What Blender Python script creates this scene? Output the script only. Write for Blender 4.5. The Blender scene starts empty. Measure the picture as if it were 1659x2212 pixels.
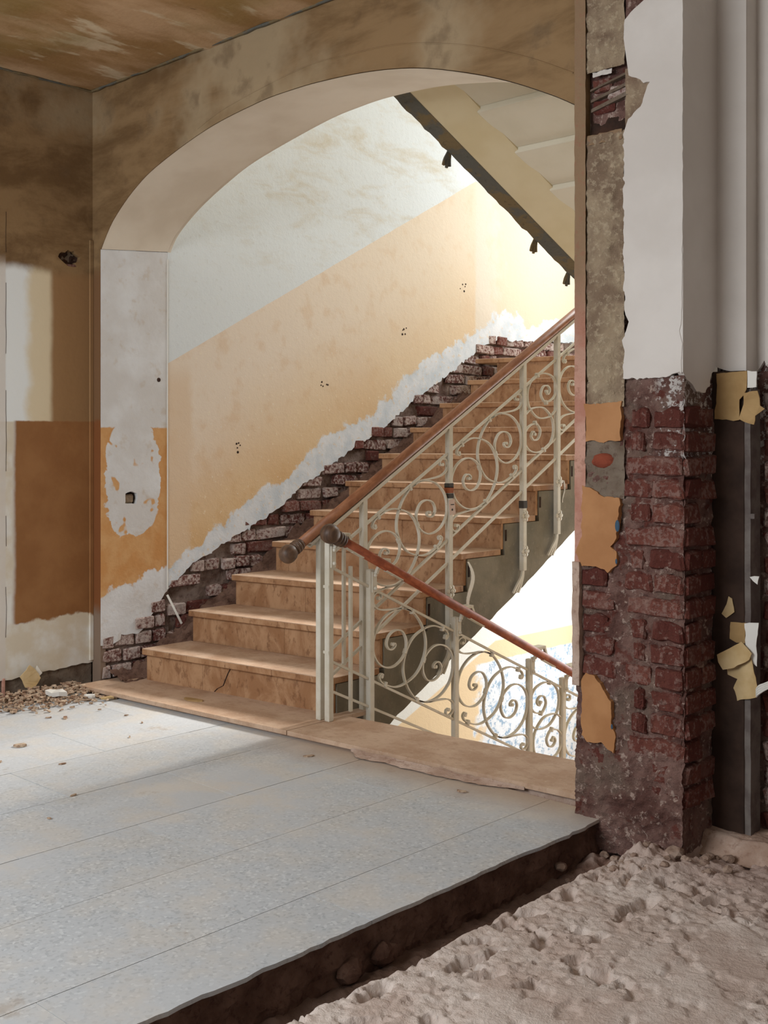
import bpy, bmesh, math, random
from mathutils import Vector, Matrix, noise, geometry

# ------------------------------------------------------------------ camera, light, exposure
S = bpy.context.scene
COL = S.collection
ALPHA = math.radians(43.5)
cam_d = bpy.data.cameras.new('camera'); cam = bpy.data.objects.new('camera', cam_d); COL.objects.link(cam)
cam.location = (0, 0, 1.275)
cam.rotation_euler = (math.pi/2, 0, ALPHA)
cam_d.sensor_fit = 'HORIZONTAL'; cam_d.sensor_width = 36
cam_d.lens = 2449/1659*36
cam_d.shift_y = -156/1659
cam_d.clip_start = .05
S.camera = cam

wd = bpy.data.worlds.new('sky'); S.world = wd; wd.use_nodes = True
wd.node_tree.nodes['Background'].inputs[0].default_value = (.80, .90, 1, 1)
wd.node_tree.nodes['Background'].inputs[1].default_value = .13

def area(name, loc, aim, sx, sy, power, col):
    d = bpy.data.lights.new(name, 'AREA'); d.shape = 'RECTANGLE'; d.size = sx; d.size_y = sy
    d.energy = power; d.color = col
    o = bpy.data.objects.new(name, d); COL.objects.link(o); o.location = loc
    o.rotation_euler = (Vector(aim)-Vector(loc)).to_track_quat('-Z', 'Y').to_euler()
    return o
area('daylight_upper_window', (-3.65, 7.93, 3.45), (-3.65, 3, 2.2), 1.9, 1.7, 100, (.86, .94, 1))
area('daylight_lower_window', (-3.65, 7.93, .2), (-3.65, 3, .2), 1.9, 2.2, 95, (.92, .97, 1))
area('daylight_hall_window', (-3.2, -1.4, 2.3), (-2.4, 2.4, -.6), 2.4, 1.6, 155, (.92, .96, 1))
area('daylight_room_window', (1.9, 1.2, 1.7), (-1.6, 2.6, .4), 1.4, 1.5, 2.5, (.92, .96, 1))
sd = bpy.data.lights.new('low_sun', 'SUN'); sd.energy = 6.5; sd.angle = math.radians(14); sd.color = (1, .97, .92)
sun = bpy.data.objects.new('low_sun', sd); COL.objects.link(sun); sun.location = (-3.6, 12, 6)
sun.rotation_euler = Vector((-.05, -1, -.70)).to_track_quat('-Z', 'Y').to_euler()

vs = S.view_settings
vs.view_transform = 'Standard'; vs.look = 'None'; vs.exposure = 0; vs.gamma = 1; vs.use_curve_mapping = False

# ------------------------------------------------------------------ helpers
R = random.Random(7)
def fb(x, y, z, o=4): return noise.fractal(Vector((x, y, z)), 1.0, 2.0, o)      # about -1..1
def lerp(a, b, t): return a+(b-a)*t
def sstep(a, b, x):
    t = min(1, max(0, (x-a)/(b-a))); return t*t*(3-2*t)
def pl(pts, x):                                     # piecewise linear
    if x <= pts[0][0]: return pts[0][1]
    for (a, b), (c, d) in zip(pts, pts[1:]):
        if x <= c: return b+(d-b)*(x-a)/(c-a)
    return pts[-1][1]

def obj(name, bm, mat, parent=None, smooth=False):
    me = bpy.data.meshes.new(name); bm.normal_update(); bm.to_mesh(me); bm.free()
    if smooth:
        for p in me.polygons: p.use_smooth = True
    for m in (mat if isinstance(mat, (list, tuple)) else [mat]): me.materials.append(m)
    o = bpy.data.objects.new(name, me); COL.objects.link(o)
    if parent: o.parent = parent
    return o
def empty(name, loc=(0, 0, 0)):
    o = bpy.data.objects.new(name, None); COL.objects.link(o); o.location = loc; o.empty_display_size = .1
    return o
def tag(o, label, cat, group=None):
    o['label'] = label; o['category'] = cat
    if group: o['group'] = group
    return o
def struct(o, label=None):
    o['kind'] = 'structure'
    if label: o['label'] = label
    return o
def keep(o, parent):                                # parent without moving
    o.parent = parent; o.matrix_parent_inverse = Matrix.Translation(-Vector(parent.location)); return o

def box(bm, lo, hi):
    x0, y0, z0 = lo; x1, y1, z1 = hi
    v = [bm.verts.new(p) for p in ((x0,y0,z0),(x1,y0,z0),(x1,y1,z0),(x0,y1,z0),(x0,y0,z1),(x1,y0,z1),(x1,y1,z1),(x0,y1,z1))]
    for f in ((3,2,1,0),(4,5,6,7),(0,1,5,4),(1,2,6,5),(2,3,7,6),(3,0,4,7)): bm.faces.new([v[i] for i in f])
    return v
def boxes(*bs):
    bm = bmesh.new()
    for lo, hi in bs: box(bm, lo, hi)
    return bm
def hexa(bm, p):                                    # 8 corners: bottom four ccw, top four
    v = [bm.verts.new(q) for q in p]
    for f in ((3,2,1,0),(4,5,6,7),(0,1,5,4),(1,2,6,5),(2,3,7,6),(3,0,4,7)): bm.faces.new([v[i] for i in f])
def bev(bm, w, seg=1):
    bmesh.ops.bevel(bm, geom=list(bm.edges), offset=w, segments=seg, affect='EDGES', profile=.6); return bm

def slab(loops, to3, th, bm=None):
    """Plate whose outline (and holes) is given in 2-D; to3(a, b, d) maps to space, d=0 front, d=th back."""
    bm = bm or bmesh.new()
    pts = [p for l in loops for p in l]
    tb = bmesh.new(); tv = [tb.verts.new((a, b, 0)) for a, b in pts]; k = 0; te = []
    for l in loops:
        n = len(l)
        for i in range(n): te.append(tb.edges.new((tv[k+i], tv[k+(i+1) % n])))
        k += n
    tb.verts.index_update(); bmesh.ops.triangle_fill(tb, edges=te, use_beauty=True, use_dissolve=False)
    tris = [[v.index for v in f.verts] for f in tb.faces]; tb.free()
    F = [bm.verts.new(to3(a, b, 0)) for a, b in pts]
    B = [bm.verts.new(to3(a, b, th)) for a, b in pts]
    for t in tris:
        try: bm.faces.new([F[i] for i in t]); bm.faces.new([B[i] for i in reversed(t)])
        except ValueError: pass
    k = 0
    for l in loops:
        n = len(l)
        for i in range(n):
            a, b = k+i, k+(i+1) % n
            try: bm.faces.new((F[a], F[b], B[b], B[a]))
            except ValueError: pass
        k += n
    bmesh.ops.recalc_face_normals(bm, faces=list(bm.faces))
    return bm
def rag(pts, step=.025, amp=.008, seed=0, closed=False):
    out = []; q = list(pts)+([pts[0]] if closed else [])
    for i, ((a, b), (c, d)) in enumerate(zip(q, q[1:])):
        L = math.hypot(c-a, d-b); n = max(1, int(L/step))
        for k in range(n):
            t = k/n; x = lerp(a, c, t); y = lerp(b, d, t)
            j = 0 if (k == 0 and i == 0 and not closed) else amp
            out.append((x+j*fb(x*30+seed, y*30, 1.3, 3)*1.4, y+j*fb(x*30, y*30+seed, 7.1, 3)*1.4))
    if not closed: out.append(q[-1])
    return out
XP = lambda x0, s=-1: (lambda a, b, d: (x0+s*d, a, b))       # plate facing +X at x0, thickness goes to -X
YP = lambda y0, s=1: (lambda a, b, d: (a, y0+s*d, b))        # plate facing -Y at y0, thickness goes to +Y

def rough(a0, a1, b0, b1, step, h, to3):
    """Grid sheet, h(a, b) is the outward relief."""
    bm = bmesh.new(); na = max(1, round((a1-a0)/step)); nb = max(1, round((b1-b0)/step))
    V = [[bm.verts.new(to3(lerp(a0, a1, i/na), lerp(b0, b1, j/nb), -h(lerp(a0, a1, i/na), lerp(b0, b1, j/nb)))) for j in range(nb+1)] for i in range(na+1)]
    for i in range(na):
        for j in range(nb): bm.faces.new((V[i][j], V[i+1][j], V[i+1][j+1], V[i][j+1]))
    return bm

def smooth_path(P, n=5, closed=False):
    P = [Vector(p) for p in P]; out = []
    for i in range(len(P)-1):
        p0 = P[max(0, i-1)]; p1 = P[i]; p2 = P[i+1]; p3 = P[min(len(P)-1, i+2)]
        for k in range(n):
            t = k/n
            out.append(.5*((2*p1)+(p2-p0)*t+(2*p0-5*p1+4*p2-p3)*t*t+(3*p1-p0-3*p2+p3)*t**3))
    out.append(P[-1]); return out
def sweep_flat(bm, P, t, w):
    """Flat iron along a path lying in a plane x = const; t thickness in the plane, w width along X."""
    rings = []
    for i, p in enumerate(P):
        d = (P[min(i+1, len(P)-1)]-P[max(i-1, 0)]).normalized()
        n = Vector((0, -d.z, d.y))
        X = Vector((1, 0, 0))
        rings.append([bm.verts.new(p+n*a*t/2+X*b*w/2) for a, b in ((-1,-1),(-1,1),(1,1),(1,-1))])
    for r, s in zip(rings, rings[1:]):
        for k in range(4): bm.faces.new((r[k], r[(k+1) % 4], s[(k+1) % 4], s[k]))
    bm.faces.new(rings[0][::-1]); bm.faces.new(rings[-1])
def tube(bm, P, rad, seg=12, cap=True):
    P = [Vector(p) for p in P]; rad = rad if isinstance(rad, (list, tuple)) else [rad]*len(P)
    rings = []; up = Vector((.13, .21, .97))
    for i, p in enumerate(P):
        d = (P[min(i+1, len(P)-1)]-P[max(i-1, 0)]).normalized()
        u = d.cross(up).normalized(); v = d.cross(u)
        rings.append([bm.verts.new(p+(u*math.cos(2*math.pi*k/seg)+v*math.sin(2*math.pi*k/seg))*rad[i]) for k in range(seg)])
    for r, s in zip(rings, rings[1:]):
        for k in range(seg): bm.faces.new((r[k], r[(k+1) % seg], s[(k+1) % seg], s[k]))
    if cap: bm.faces.new(rings[0][::-1]); bm.faces.new(rings[-1])
    return bm
def ball(bm, c, r, u=12, v=8, sc=(1, 1, 1)):
    g = bmesh.ops.create_uvsphere(bm, u_segments=u, v_segments=v, radius=r)
    for q in g['verts']: q.co = Vector((q.co.x*sc[0], q.co.y*sc[1], q.co.z*sc[2]))+Vector(c)
def disc_x(bm, c, r, w, seg=10):
    a = [bm.verts.new((c[0]-w/2, c[1]+r*math.cos(6.2832*k/seg), c[2]+r*math.sin(6.2832*k/seg))) for k in range(seg)]
    b = [bm.verts.new((c[0]+w/2, c[1]+r*math.cos(6.2832*k/seg), c[2]+r*math.sin(6.2832*k/seg))) for k in range(seg)]
    for k in range(seg): bm.faces.new((a[k], a[(k+1) % seg], b[(k+1) % seg], b[k]))
    bm.faces.new(a[::-1]); bm.faces.new(b)

# ------------------------------------------------------------------ materials
def lin(c): return tuple((v/255/12.92 if v/255 <= .04045 else ((v/255+.055)/1.055)**2.4) for v in c)+(1,)
class G:
    def __init__(s, name, rough=.85):
        s.m = bpy.data.materials.new(name); s.m.use_nodes = True; s.t = s.m.node_tree; s.t.nodes.clear()
        s.out = s.n('ShaderNodeOutputMaterial'); s.b = s.n('ShaderNodeBsdfPrincipled')
        s.l(s.b.outputs[0], s.out.inputs[0]); s.b.inputs['Roughness'].default_value = rough
        s.b.inputs['Specular IOR Level'].default_value = .25
        g = s.n('ShaderNodeNewGeometry'); s.P = g.outputs['Position']
        sp = s.n('ShaderNodeSeparateXYZ'); s.l(s.P, sp.inputs[0]); s.x, s.y, s.z = sp.outputs
    def n(s, t): return s.t.nodes.new(t)
    def l(s, a, b): s.t.links.new(a, b)
    def put(s, v, i):
        if isinstance(v, bpy.types.NodeSocket): s.l(v, i)
        elif isinstance(v, tuple): i.default_value = v if len(v) == 4 else lin(v)
        else: i.default_value = v
    def ma(s, op, a, b=0., c=None):
        q = s.n('ShaderNodeMath'); q.operation = op; s.put(a, q.inputs[0]); s.put(b, q.inputs[1])
        if c is not None: s.put(c, q.inputs[2])
        return q.outputs[0]
    def add(s, a, b): return s.ma('ADD', a, b)
    def sub(s, a, b): return s.ma('SUBTRACT', a, b)
    def mul(s, a, b): return s.ma('MULTIPLY', a, b)
    def mn(s, a, b): return s.ma('MINIMUM', a, b)
    def mx(s, a, b): return s.ma('MAXIMUM', a, b)
    def vec(s, sc=(1, 1, 1), rot=(0, 0, 0), src=None):
        q = s.n('ShaderNodeMapping'); s.l(src or s.P, q.inputs[0]); q.inputs['Scale'].default_value = sc; q.inputs['Rotation'].default_value = rot
        return q.outputs[0]
    def no(s, sc, det=4., ro=.55, v=None, dist=0.):
        q = s.n('ShaderNodeTexNoise'); s.l(v or s.P, q.inputs['Vector']); q.inputs['Scale'].default_value = sc
        q.inputs['Detail'].default_value = det; q.inputs['Roughness'].default_value = ro; q.inputs['Distortion'].default_value = dist
        return q.outputs['Fac']
    def vo(s, sc, v=None, out='Distance', rnd=1.):
        q = s.n('ShaderNodeTexVoronoi'); s.l(v or s.P, q.inputs['Vector']); q.inputs['Scale'].default_value = sc; q.inputs['Randomness'].default_value = rnd
        return q.outputs[out]
    def st(s, x, a, b):                             # smooth 0..1 between a and b (a may exceed b)
        q = s.n('ShaderNodeMapRange'); q.interpolation_type = 'SMOOTHSTEP'; s.put(x, q.inputs[0])
        if a < b: q.inputs[1].default_value = a; q.inputs[2].default_value = b
        else: q.inputs[1].default_value = b; q.inputs[2].default_value = a; q.inputs[3].default_value = 1; q.inputs[4].default_value = 0
        return q.outputs[0]
    def mix(s, f, a, b):
        q = s.n('ShaderNodeMix'); q.data_type = 'RGBA'; s.put(f, q.inputs[0]); s.put(a, q.inputs[6]); s.put(b, q.inputs[7]); return q.outputs[2]
    def rnd(s): return s.n('ShaderNodeObjectInfo').outputs['Random']
    def bump(s, h, st=.5, d=.01):
        q = s.n('ShaderNodeBump'); q.inputs['Strength'].default_value = st; q.inputs['Distance'].default_value = d
        s.put(h, q.inputs['Height']); s.l(q.outputs[0], s.b.inputs['Normal'])
    def col(s, c): s.put(c, s.b.inputs['Base Color']); return s
    def ro(s, r): s.put(r, s.b.inputs['Roughness'])

def plain(name, c, rough=.8, c2=None, sc=20, bump=0., bsc=60, spec=.25, metal=0.):
    g = G(name, rough)
    g.col(g.mix(g.st(g.no(sc), .35, .65), c, c2) if c2 else c)
    if bump: g.bump(g.no(bsc, 5), bump, .004)
    g.b.inputs['Specular IOR Level'].default_value = spec; g.b.inputs['Metallic'].default_value = metal
    return g.m

# stairwell wall: white above a sloping line, ochre below, bare white band over the brick
def m_stairwall():
    g = G('painted_stairwell_plaster')
    y, z = g.y, g.z
    n1 = g.no(2.2, 5); n2 = g.no(9, 5); n3 = g.no(34, 4); n4 = g.no(120, 2)
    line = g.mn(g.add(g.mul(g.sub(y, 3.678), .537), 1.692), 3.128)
    up = g.st(g.add(g.sub(z, line), g.mul(g.sub(n2, .5), .012)), -.003, .003)
    streak = g.no(4.2, 7, .68, g.vec((1, .6, 1.7), (math.radians(28), 0, 0)), .3)
    white = g.mix(g.mul(g.st(streak, .46, .78), g.st(z, 1.9, 2.6)), (217, 222, 223), (202, 194, 176))
    white = g.mix(g.st(n1, .52, .75), white, (220, 226, 228))
    white = g.mix(g.mul(g.st(n3, .60, .72), .25), white, (186, 182, 172))
    hgt = g.st(g.add(g.sub(line, z), g.mul(g.sub(n1, .5), .5)), 1.15, .25)  # ochre pales upwards: faded paint with the light's gradient mixed in
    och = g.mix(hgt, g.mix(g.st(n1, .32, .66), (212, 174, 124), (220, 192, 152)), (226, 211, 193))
    och = g.mix(g.mul(g.st(n2, .5, .7), .28), och, (204, 160, 108))
    och = g.mix(g.mul(g.st(n3, .66, .70), .55), och, (235, 222, 196))
    och = g.mix(g.mul(g.st(g.no(60, 2, .5, g.vec((1, 1.6, .7))), .72, .75), .8), och, (232, 230, 222))
    # repaired strip next to the jamb
    strip = g.mul(g.st(g.add(y, g.mul(g.sub(n2, .5), .12)), 3.86, 3.80), g.st(z, 1.75, 1.55))
    och = g.mix(g.mul(strip, .7), och, (216, 190, 160))
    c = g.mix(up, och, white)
    lw = g.st(g.add(y, g.mul(g.sub(n2, .5), .05)), 6.33, 6.37)
    cre = g.mix(g.st(g.add(y, g.mul(n2, .5)), 6.75, 6.95), (216, 214, 208), (214, 204, 182))
    c = g.mix(g.mul(lw, .8), c, cre)
    c = g.mix(g.mul(g.mul(g.sub(1., up), g.st(y, 4.2, 6.2)), .5), c, (222, 206, 180))  # ochre paled towards the stair window, its brightness put into the colour
    # bare band above the brick skirt
    skirt = g.mn(g.add(g.mul(g.sub(y, 3.666), .555), .43), 2.03)
    w = g.add(g.mul(n1, .36), -.02)
    e = g.add(g.sub(g.sub(z, skirt), w), g.mul(g.sub(n2, .5), .22))
    e = g.add(e, g.mul(g.sub(n3, .5), .06))
    band = g.st(e, .02, -.01)
    bw = g.mix(g.st(n2, .35, .7), (222, 224, 226), (198, 206, 212))
    bw = g.mix(g.mul(g.st(n3, .58, .66), .5), bw, (224, 200, 165))
    c = g.mix(band, c, bw)
    # storey below
    low = g.st(z, .12, .06)
    ll = g.mn(g.add(g.mul(g.sub(y, 5.609), .41), -.604), -.2)
    lo_och = g.st(g.sub(z, ll), .006, -.006)
    lc = g.mix(lo_och, (226, 226, 222), (226, 202, 166))
    pe = g.mul(g.st(g.add(z, g.mul(g.sub(n2, .5), .02)), -.335, -.35), g.st(g.add(y, g.mul(g.sub(n2, .5), .5)), 6.36, 6.46))
    blue = g.mix(g.st(g.no(26, 5, .7), .5, .62), (226, 230, 236), (150, 175, 200))
    lc = g.mix(pe, lc, blue)
    c = g.mix(low, c, lc)
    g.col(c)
    g.bump(g.add(g.mul(n3, .6), g.mul(n4, .35)), .55, .006)
    return g.m
def m_jamb():
    g = G('jamb_plaster'); y, z = g.y, g.z
    n1 = g.no(4, 5); n2 = g.no(14, 5); n3 = g.no(50, 4)
    white = g.mix(g.st(n1, .35, .7), (206, 203, 200), (221, 222, 223))
    white = g.mix(g.mul(g.st(n2, .56, .7), .4), white, (190, 172, 150))
    och = g.mix(g.st(n2, .3, .7), (196, 142, 86), (206, 160, 108))
    zz = g.add(z, g.mul(g.sub(n2, .5), .16)); yy = g.add(y, g.mul(g.sub(n2, .5), .10))
    dado = g.mul(g.st(g.add(z, g.mul(g.sub(n3, .5), .02)), 1.345, 1.335), g.st(g.sub(zz, g.mul(g.sub(y, 3.26), .28)), .46, .48))
    # scraped patch round the socket
    dy = g.mul(g.sub(yy, 3.455), 1/.165); dz = g.mul(g.sub(zz, 1.07), 1/.29)
    r = g.add(g.ma('POWER', g.ma('ABSOLUTE', dy), 3.), g.ma('POWER', g.ma('ABSOLUTE', dz), 4.))
    blob = g.st(r, 1.05, .95)
    keep_ = g.st(g.no(9, 2), .60, .64)
    f = g.mul(dado, g.sub(1., g.mul(blob, g.sub(1., keep_))))
    g.col(g.mix(f, white, och)); g.bump(g.add(g.mul(n2, .5), n3), .5, .005)
    return g.m
def m_hall(name, sx):
    """old hall plaster: limewash rubbed through to brown; on the side wall also a pale field and an ochre dado"""
    g = G(name); y, z = g.y, g.z
    st = g.no(2.0, 7, .66, g.vec((.6, 1.2, 2.2), (0, math.radians(14), 0)), .3)
    n1 = g.no(1.5, 5); n2 = g.no(6, 5); n3 = g.no(30, 4)
    c = g.mix(g.st(st, .36, .62), (108, 82, 52), (142, 114, 80))
    c = g.mix(g.mul(g.st(n1, .47, .62), .8), c, (164, 144, 114))
    c = g.mix(g.mul(g.st(n2, .56, .72), .45), c, (80, 58, 38))
    if sx == 'back':
        q = g.st(g.x, -5.09, -5.10); zz = g.add(z, g.mul(g.sub(n2, .5), .1))
        c = g.mix(g.mul(q, g.st(zz, 2.2, 2.12)), c, (120, 88, 60))
        c = g.mix(g.mul(q, g.st(zz, 1.38, 1.36)), c, (124, 76, 42))
        c = g.mix(g.mul(q, g.st(zz, .42, .36)), c, (130, 110, 94))
    if sx == 'left':
        wob = g.mul(g.sub(n2, .5), .07)
        zw = g.add(z, wob)
        field = g.st(zw, 2.16, 2.10)
        pale = g.mix(g.st(g.add(y, g.mul(g.sub(n2, .5), .12)), 2.86, 2.93), (224, 226, 224), (212, 196, 166))
        tan = (146, 112, 76)  # shadow of the arch jamb painted beside the corner as a tan strip
        fc = g.mix(g.st(g.add(y, g.mul(g.sub(n2, .5), .03)), 3.0, 3.04), pale, tan)
        c = g.mix(field, c, fc)
        ledge = g.st(g.add(y, g.mul(wob, .6)), 2.80, 2.83)
        och = g.mix(g.st(n2, .35, .7), (136, 92, 54), (148, 104, 64))
        d = g.mul(g.mul(g.st(g.add(z, g.mul(g.sub(n3, .5), .01)), 1.375, 1.365), g.st(g.add(z, g.mul(wob, 2.2)), .35, .37)), ledge)
        bot = g.mul(g.st(z, 1.37, 1.36), g.sub(1., d))
        lowc = g.mix(g.st(n2, .4, .65), (204, 192, 172), (218, 215, 208))
        c = g.mix(bot, c, lowc)
        c = g.mix(d, c, och)
        c = g.mix(g.mul(g.mul(g.st(y, 2.775, 2.765), g.st(zw, 2.20, 2.10)), .8), c, (205, 196, 186))
    g.col(c); g.bump(g.add(g.mul(n2, .6), g.mul(n3, .5)), .4, .006)
    return g.m
def m_ceiling():
    g = G('ceiling_plaster')
    v = g.vec((1.6, .55, 1), (0, 0, math.radians(40)))
    st = g.no(2.2, 6, .6, v); n2 = g.no(5, 5, .6, v); n3 = g.no(30, 3)
    c = g.mix(g.st(st, .38, .6), (160, 124, 80), (196, 162, 126))
    c = g.mix(g.mul(g.st(n2, .55, .66), .7), c, (218, 202, 172))
    c = g.mix(g.mul(g.st(g.no(1.1), .55, .7), .5), c, (140, 120, 66))
    c = g.mix(g.mul(g.st(g.no(7, 5, .7, v), .68, .73), .5), c, (84, 58, 36))
    g.col(c); g.bump(g.add(n2, g.mul(n3, .4)), .4, .01)
    return g.m
def m_soffit():
    g = G('smooth_plaster_reveal')
    n = g.no(3, 4); n2 = g.no(40, 3)
    g.col(g.mix(g.st(n, .35, .7), (228, 217, 200), (216, 203, 184))); g.bump(n2, .15, .003); return g.m
def m_terrazzo():
    g = G('dusty_terrazzo', .55)
    d = g.st(g.no(1.3, 5, .6), .40, .68); n2 = g.no(6, 5)
    v1 = g.vo(120, None, 'Color'); sp = g.n('ShaderNodeSeparateColor'); g.l(v1, sp.inputs[0])
    ch = g.vo(60, g.vec((1, 1, .2)))
    base = g.mix(sp.outputs[0], (166, 174, 180), (186, 192, 197))
    base = g.mix(g.mul(g.st(sp.outputs[1], .80, .88), .75), base, (116, 127, 137))
    base = g.mix(g.st(sp.outputs[2], .90, .95), base, (208, 214, 217))
    dust = g.mix(g.st(n2, .4, .65), (196, 197, 198), (204, 198, 190))
    f = g.add(g.mul(d, .42), .52)
    # dust lies thicker along the threshold
    f = g.mx(f, g.mul(g.st(g.add(g.y, g.mul(g.sub(n2, .5), .5)), 2.75, 3.2), .85))
    f = g.mx(f, g.mul(g.st(g.add(g.x, g.mul(g.sub(n2, .5), .8)), -3.2, -4.1), .8))
    c = g.mix(f, base, dust)
    c = g.mix(g.mul(g.st(g.no(3.5, 6, .7), .62, .7), .35), c, (150, 126, 100))
    de = g.sub(g.add(g.mul(g.add(g.x, 2.26), .0857), 3.345), g.y)
    c = g.mix(g.mul(g.st(g.add(de, g.mul(g.sub(n2, .5), .25)), .30, .0), g.mul(g.st(g.x, -4.0, -3.3), .75)), c, (176, 148, 122))
    q = g.mul(g.sub(g.rnd(), .5), .10)
    c = g.mix(g.add(q, .05), c, (120, 120, 118))
    g.col(c); g.bump(g.add(g.mul(g.no(60, 4), .6), n2), .12, .004)
    g.ro(g.add(.45, g.mul(f, .4)))
    return g.m
def m_tread():
    g = G('dusty_limestone_tread', .7)
    n = g.no(5, 5); n2 = g.no(26, 5, .6, g.vec((1, 1.5, 1)))
    c = g.mix(g.st(n, .35, .65), (178, 146, 120), (200, 172, 148))
    c = g.mix(g.mul(g.st(n2, .5, .68), .4), c, (160, 128, 102))
    c = g.mix(g.mul(g.st(g.no(90, 2), .60, .7), .2), c, (224, 206, 184))
    g.col(c); g.bump(g.add(n2, g.no(80, 3)), .2, .003); return g.m
def m_riser():
    g = G('mottled_limestone_riser', .6)
    v = g.vec((1, 1, .55)); n = g.no(8, 6, .65, v, .6); n2 = g.no(30, 5, .65, v)
    c = g.mix(g.st(n, .38, .62), (154, 112, 78), (182, 143, 108))
    c = g.mix(g.mul(g.st(n2, .54, .66), .6), c, (116, 78, 52))
    c = g.mix(g.mul(g.st(g.vo(26), .12, .05), .35), c, (110, 66, 40))
    g.col(c); g.bump(n2, .15, .002); return g.m
def m_iron():
    g = G('chipped_cream_iron_paint', .5)
    n = g.no(12, 4); n2 = g.no(90, 5, .7)
    c = g.mix(g.st(n, .35, .65), (202, 194, 176), (212, 206, 192))
    c = g.mix(g.mul(g.st(n2, .63, .70), .55), c, (122, 100, 78))
    g.col(c); g.bump(n2, .15, .001); g.b.inputs['Specular IOR Level'].default_value = .35; return g.m
def m_wood(name, a, b, d):
    g = G(name, .5)
    v = g.vec((6, 1, 1), (math.radians(-28), 0, 0)); n = g.no(14, 6, .6, v); n2 = g.no(5)
    c = g.mix(g.st(n, .35, .68), a, b); c = g.mix(g.mul(g.st(n2, .55, .72), .5), c, d)
    g.col(c); g.bump(n, .12, .001); g.b.inputs['Specular IOR Level'].default_value = .4; return g.m
def m_brick(name, dusty):
    g = G(name, .92)
    t = g.n('ShaderNodeTexCoord').outputs['Object']
    r = g.rnd(); n = g.no(14, 5, .6); n2 = g.no(55, 5, .65)
    c = g.mix(r, (94, 50, 42), (126, 76, 64))
    c = g.mix(g.mul(g.st(n, .35, .62), .5), c, (90, 42, 36))
    pale = (206, 188, 178) if dusty else (150, 124, 114)
    c = g.mix(g.mul(g.st(g.add(n2, g.mul(g.sub(r, .5), .14)), .36 if dusty else .50, .62), .85 if dusty else .6), c, pale)
    c = g.mix(g.mul(g.st(g.no(7, 4), .56, .64), .8 if dusty else .35), c, (188, 172, 164) if dusty else (150, 118, 106))
    n4 = g.no(120, 4, .7); c = g.mix(g.mul(g.st(n4, .58, .68), .5), c, (64, 40, 36))
    g.col(c); g.bump(g.add(n, g.add(n2, g.mul(n4, .4))), 1., .012); return g.m
def m_mortar(name, a, b, d, bs=.9):
    g = G(name, .95); n = g.no(9, 5, .6); n2 = g.no(38, 6, .68)
    c = g.mix(g.st(n, .35, .65), a, b); c = g.mix(g.mul(g.st(n2, .52, .66), .6), c, d)
    g.col(c); g.bump(g.add(n, n2), bs, .01); return g.m
def z_(g): return g.z
def m_piermortar():
    g = G('dusty_pier_mortar', .95); n = g.no(8, 5, .6); n2 = g.no(40, 6, .7); n1 = g.no(4, 3)
    n5 = g.no(95, 5, .7)
    c = g.mix(g.st(n, .38, .62), (104, 72, 64), (142, 110, 100))
    c = g.mix(g.mul(g.st(n1, .5, .62), .6), c, (116, 102, 88))
    c = g.mix(g.mul(g.st(n2, .55, .63), .8), c, (196, 172, 158))
    c = g.mix(g.mul(g.st(g.no(17, 4), .58, .66), .75), c, (104, 48, 38))
    c = g.mix(g.mul(g.st(n5, .58, .66), .45), c, (70, 50, 44))
    eff = g.mul(g.mul(g.st(g.x, -1.90, -1.86), g.st(z_(g), 1.17, 1.22)), g.st(n2, .50, .56))
    c = g.mix(eff, c, (216, 208, 202))
    g.col(c); g.bump(g.add(n, g.add(n2, g.mul(n5, .5))), 1., .016); return g.m
def m_arris():
    g = G('arris_plaster', .95); n = g.no(9, 5, .6); n2 = g.no(38, 6, .68)
    c = g.mix(g.st(g.add(g.z, g.mul(g.sub(n, .5), .5)), 1.45, 1.95), g.mix(g.st(n, .35, .65), (176, 124, 106), (196, 152, 134)), (142, 116, 90))
    c = g.mix(g.mul(g.st(n2, .52, .66), .5), c, (150, 104, 84))
    g.col(c); g.bump(g.add(n, n2), .6, .01); return g.m
def m_scar():
    g = G('rough_wall_scar', .95); n = g.no(7, 4, .6); n2 = g.no(45, 6, .7); n1 = g.no(2.2, 2)
    c = g.mix(g.st(n, .38, .62), (136, 114, 94), (172, 152, 126))
    c = g.mix(g.mul(g.st(n2, .5, .64), .6), c, (200, 182, 154))
    c = g.mix(g.mul(g.st(n1, .5, .68), .5), c, (138, 106, 94))
    g.col(c); g.bump(g.add(n, g.mul(n2, 1.2)), 1., .012); return g.m
def m_screed():
    g = G('broken_dusty_screed', .95); n = g.no(5, 5, .6); n2 = g.no(30, 6, .7); n3 = g.no(110, 4, .7)
    c = g.mix(g.st(n, .35, .65), (198, 178, 166), (216, 202, 192))
    c = g.mix(g.mul(g.st(n2, .55, .68), .4), c, (160, 130, 114))
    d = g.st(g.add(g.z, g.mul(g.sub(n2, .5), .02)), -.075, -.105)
    c = g.mix(g.mul(d, .9), c, (92, 64, 48))  # brown trench bottom, darkened with the shade lying in it
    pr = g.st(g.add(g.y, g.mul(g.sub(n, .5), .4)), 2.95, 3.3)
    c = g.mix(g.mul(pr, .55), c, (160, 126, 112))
    g.col(c); g.bump(g.add(g.mul(n2, 1.), g.mul(n3, .5)), .8, .008); return g.m
def m_cardboard(name, a, b):
    g = G(name, .8); n = g.no(9, 4); n2 = g.no(60, 3)
    g.col(g.mix(g.st(n, .35, .65), a, b)); g.bump(n2, .15, .002); return g.m
def m_roomplaster():
    g = G('white_room_plaster', .7); n = g.no(2.5, 4); n2 = g.no(50, 3)
    g.col(g.mix(g.st(n, .35, .7), (202, 194, 186), (214, 207, 200))); g.bump(g.add(n2, g.mul(n, 2.)), .2, .003); return g.m
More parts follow.
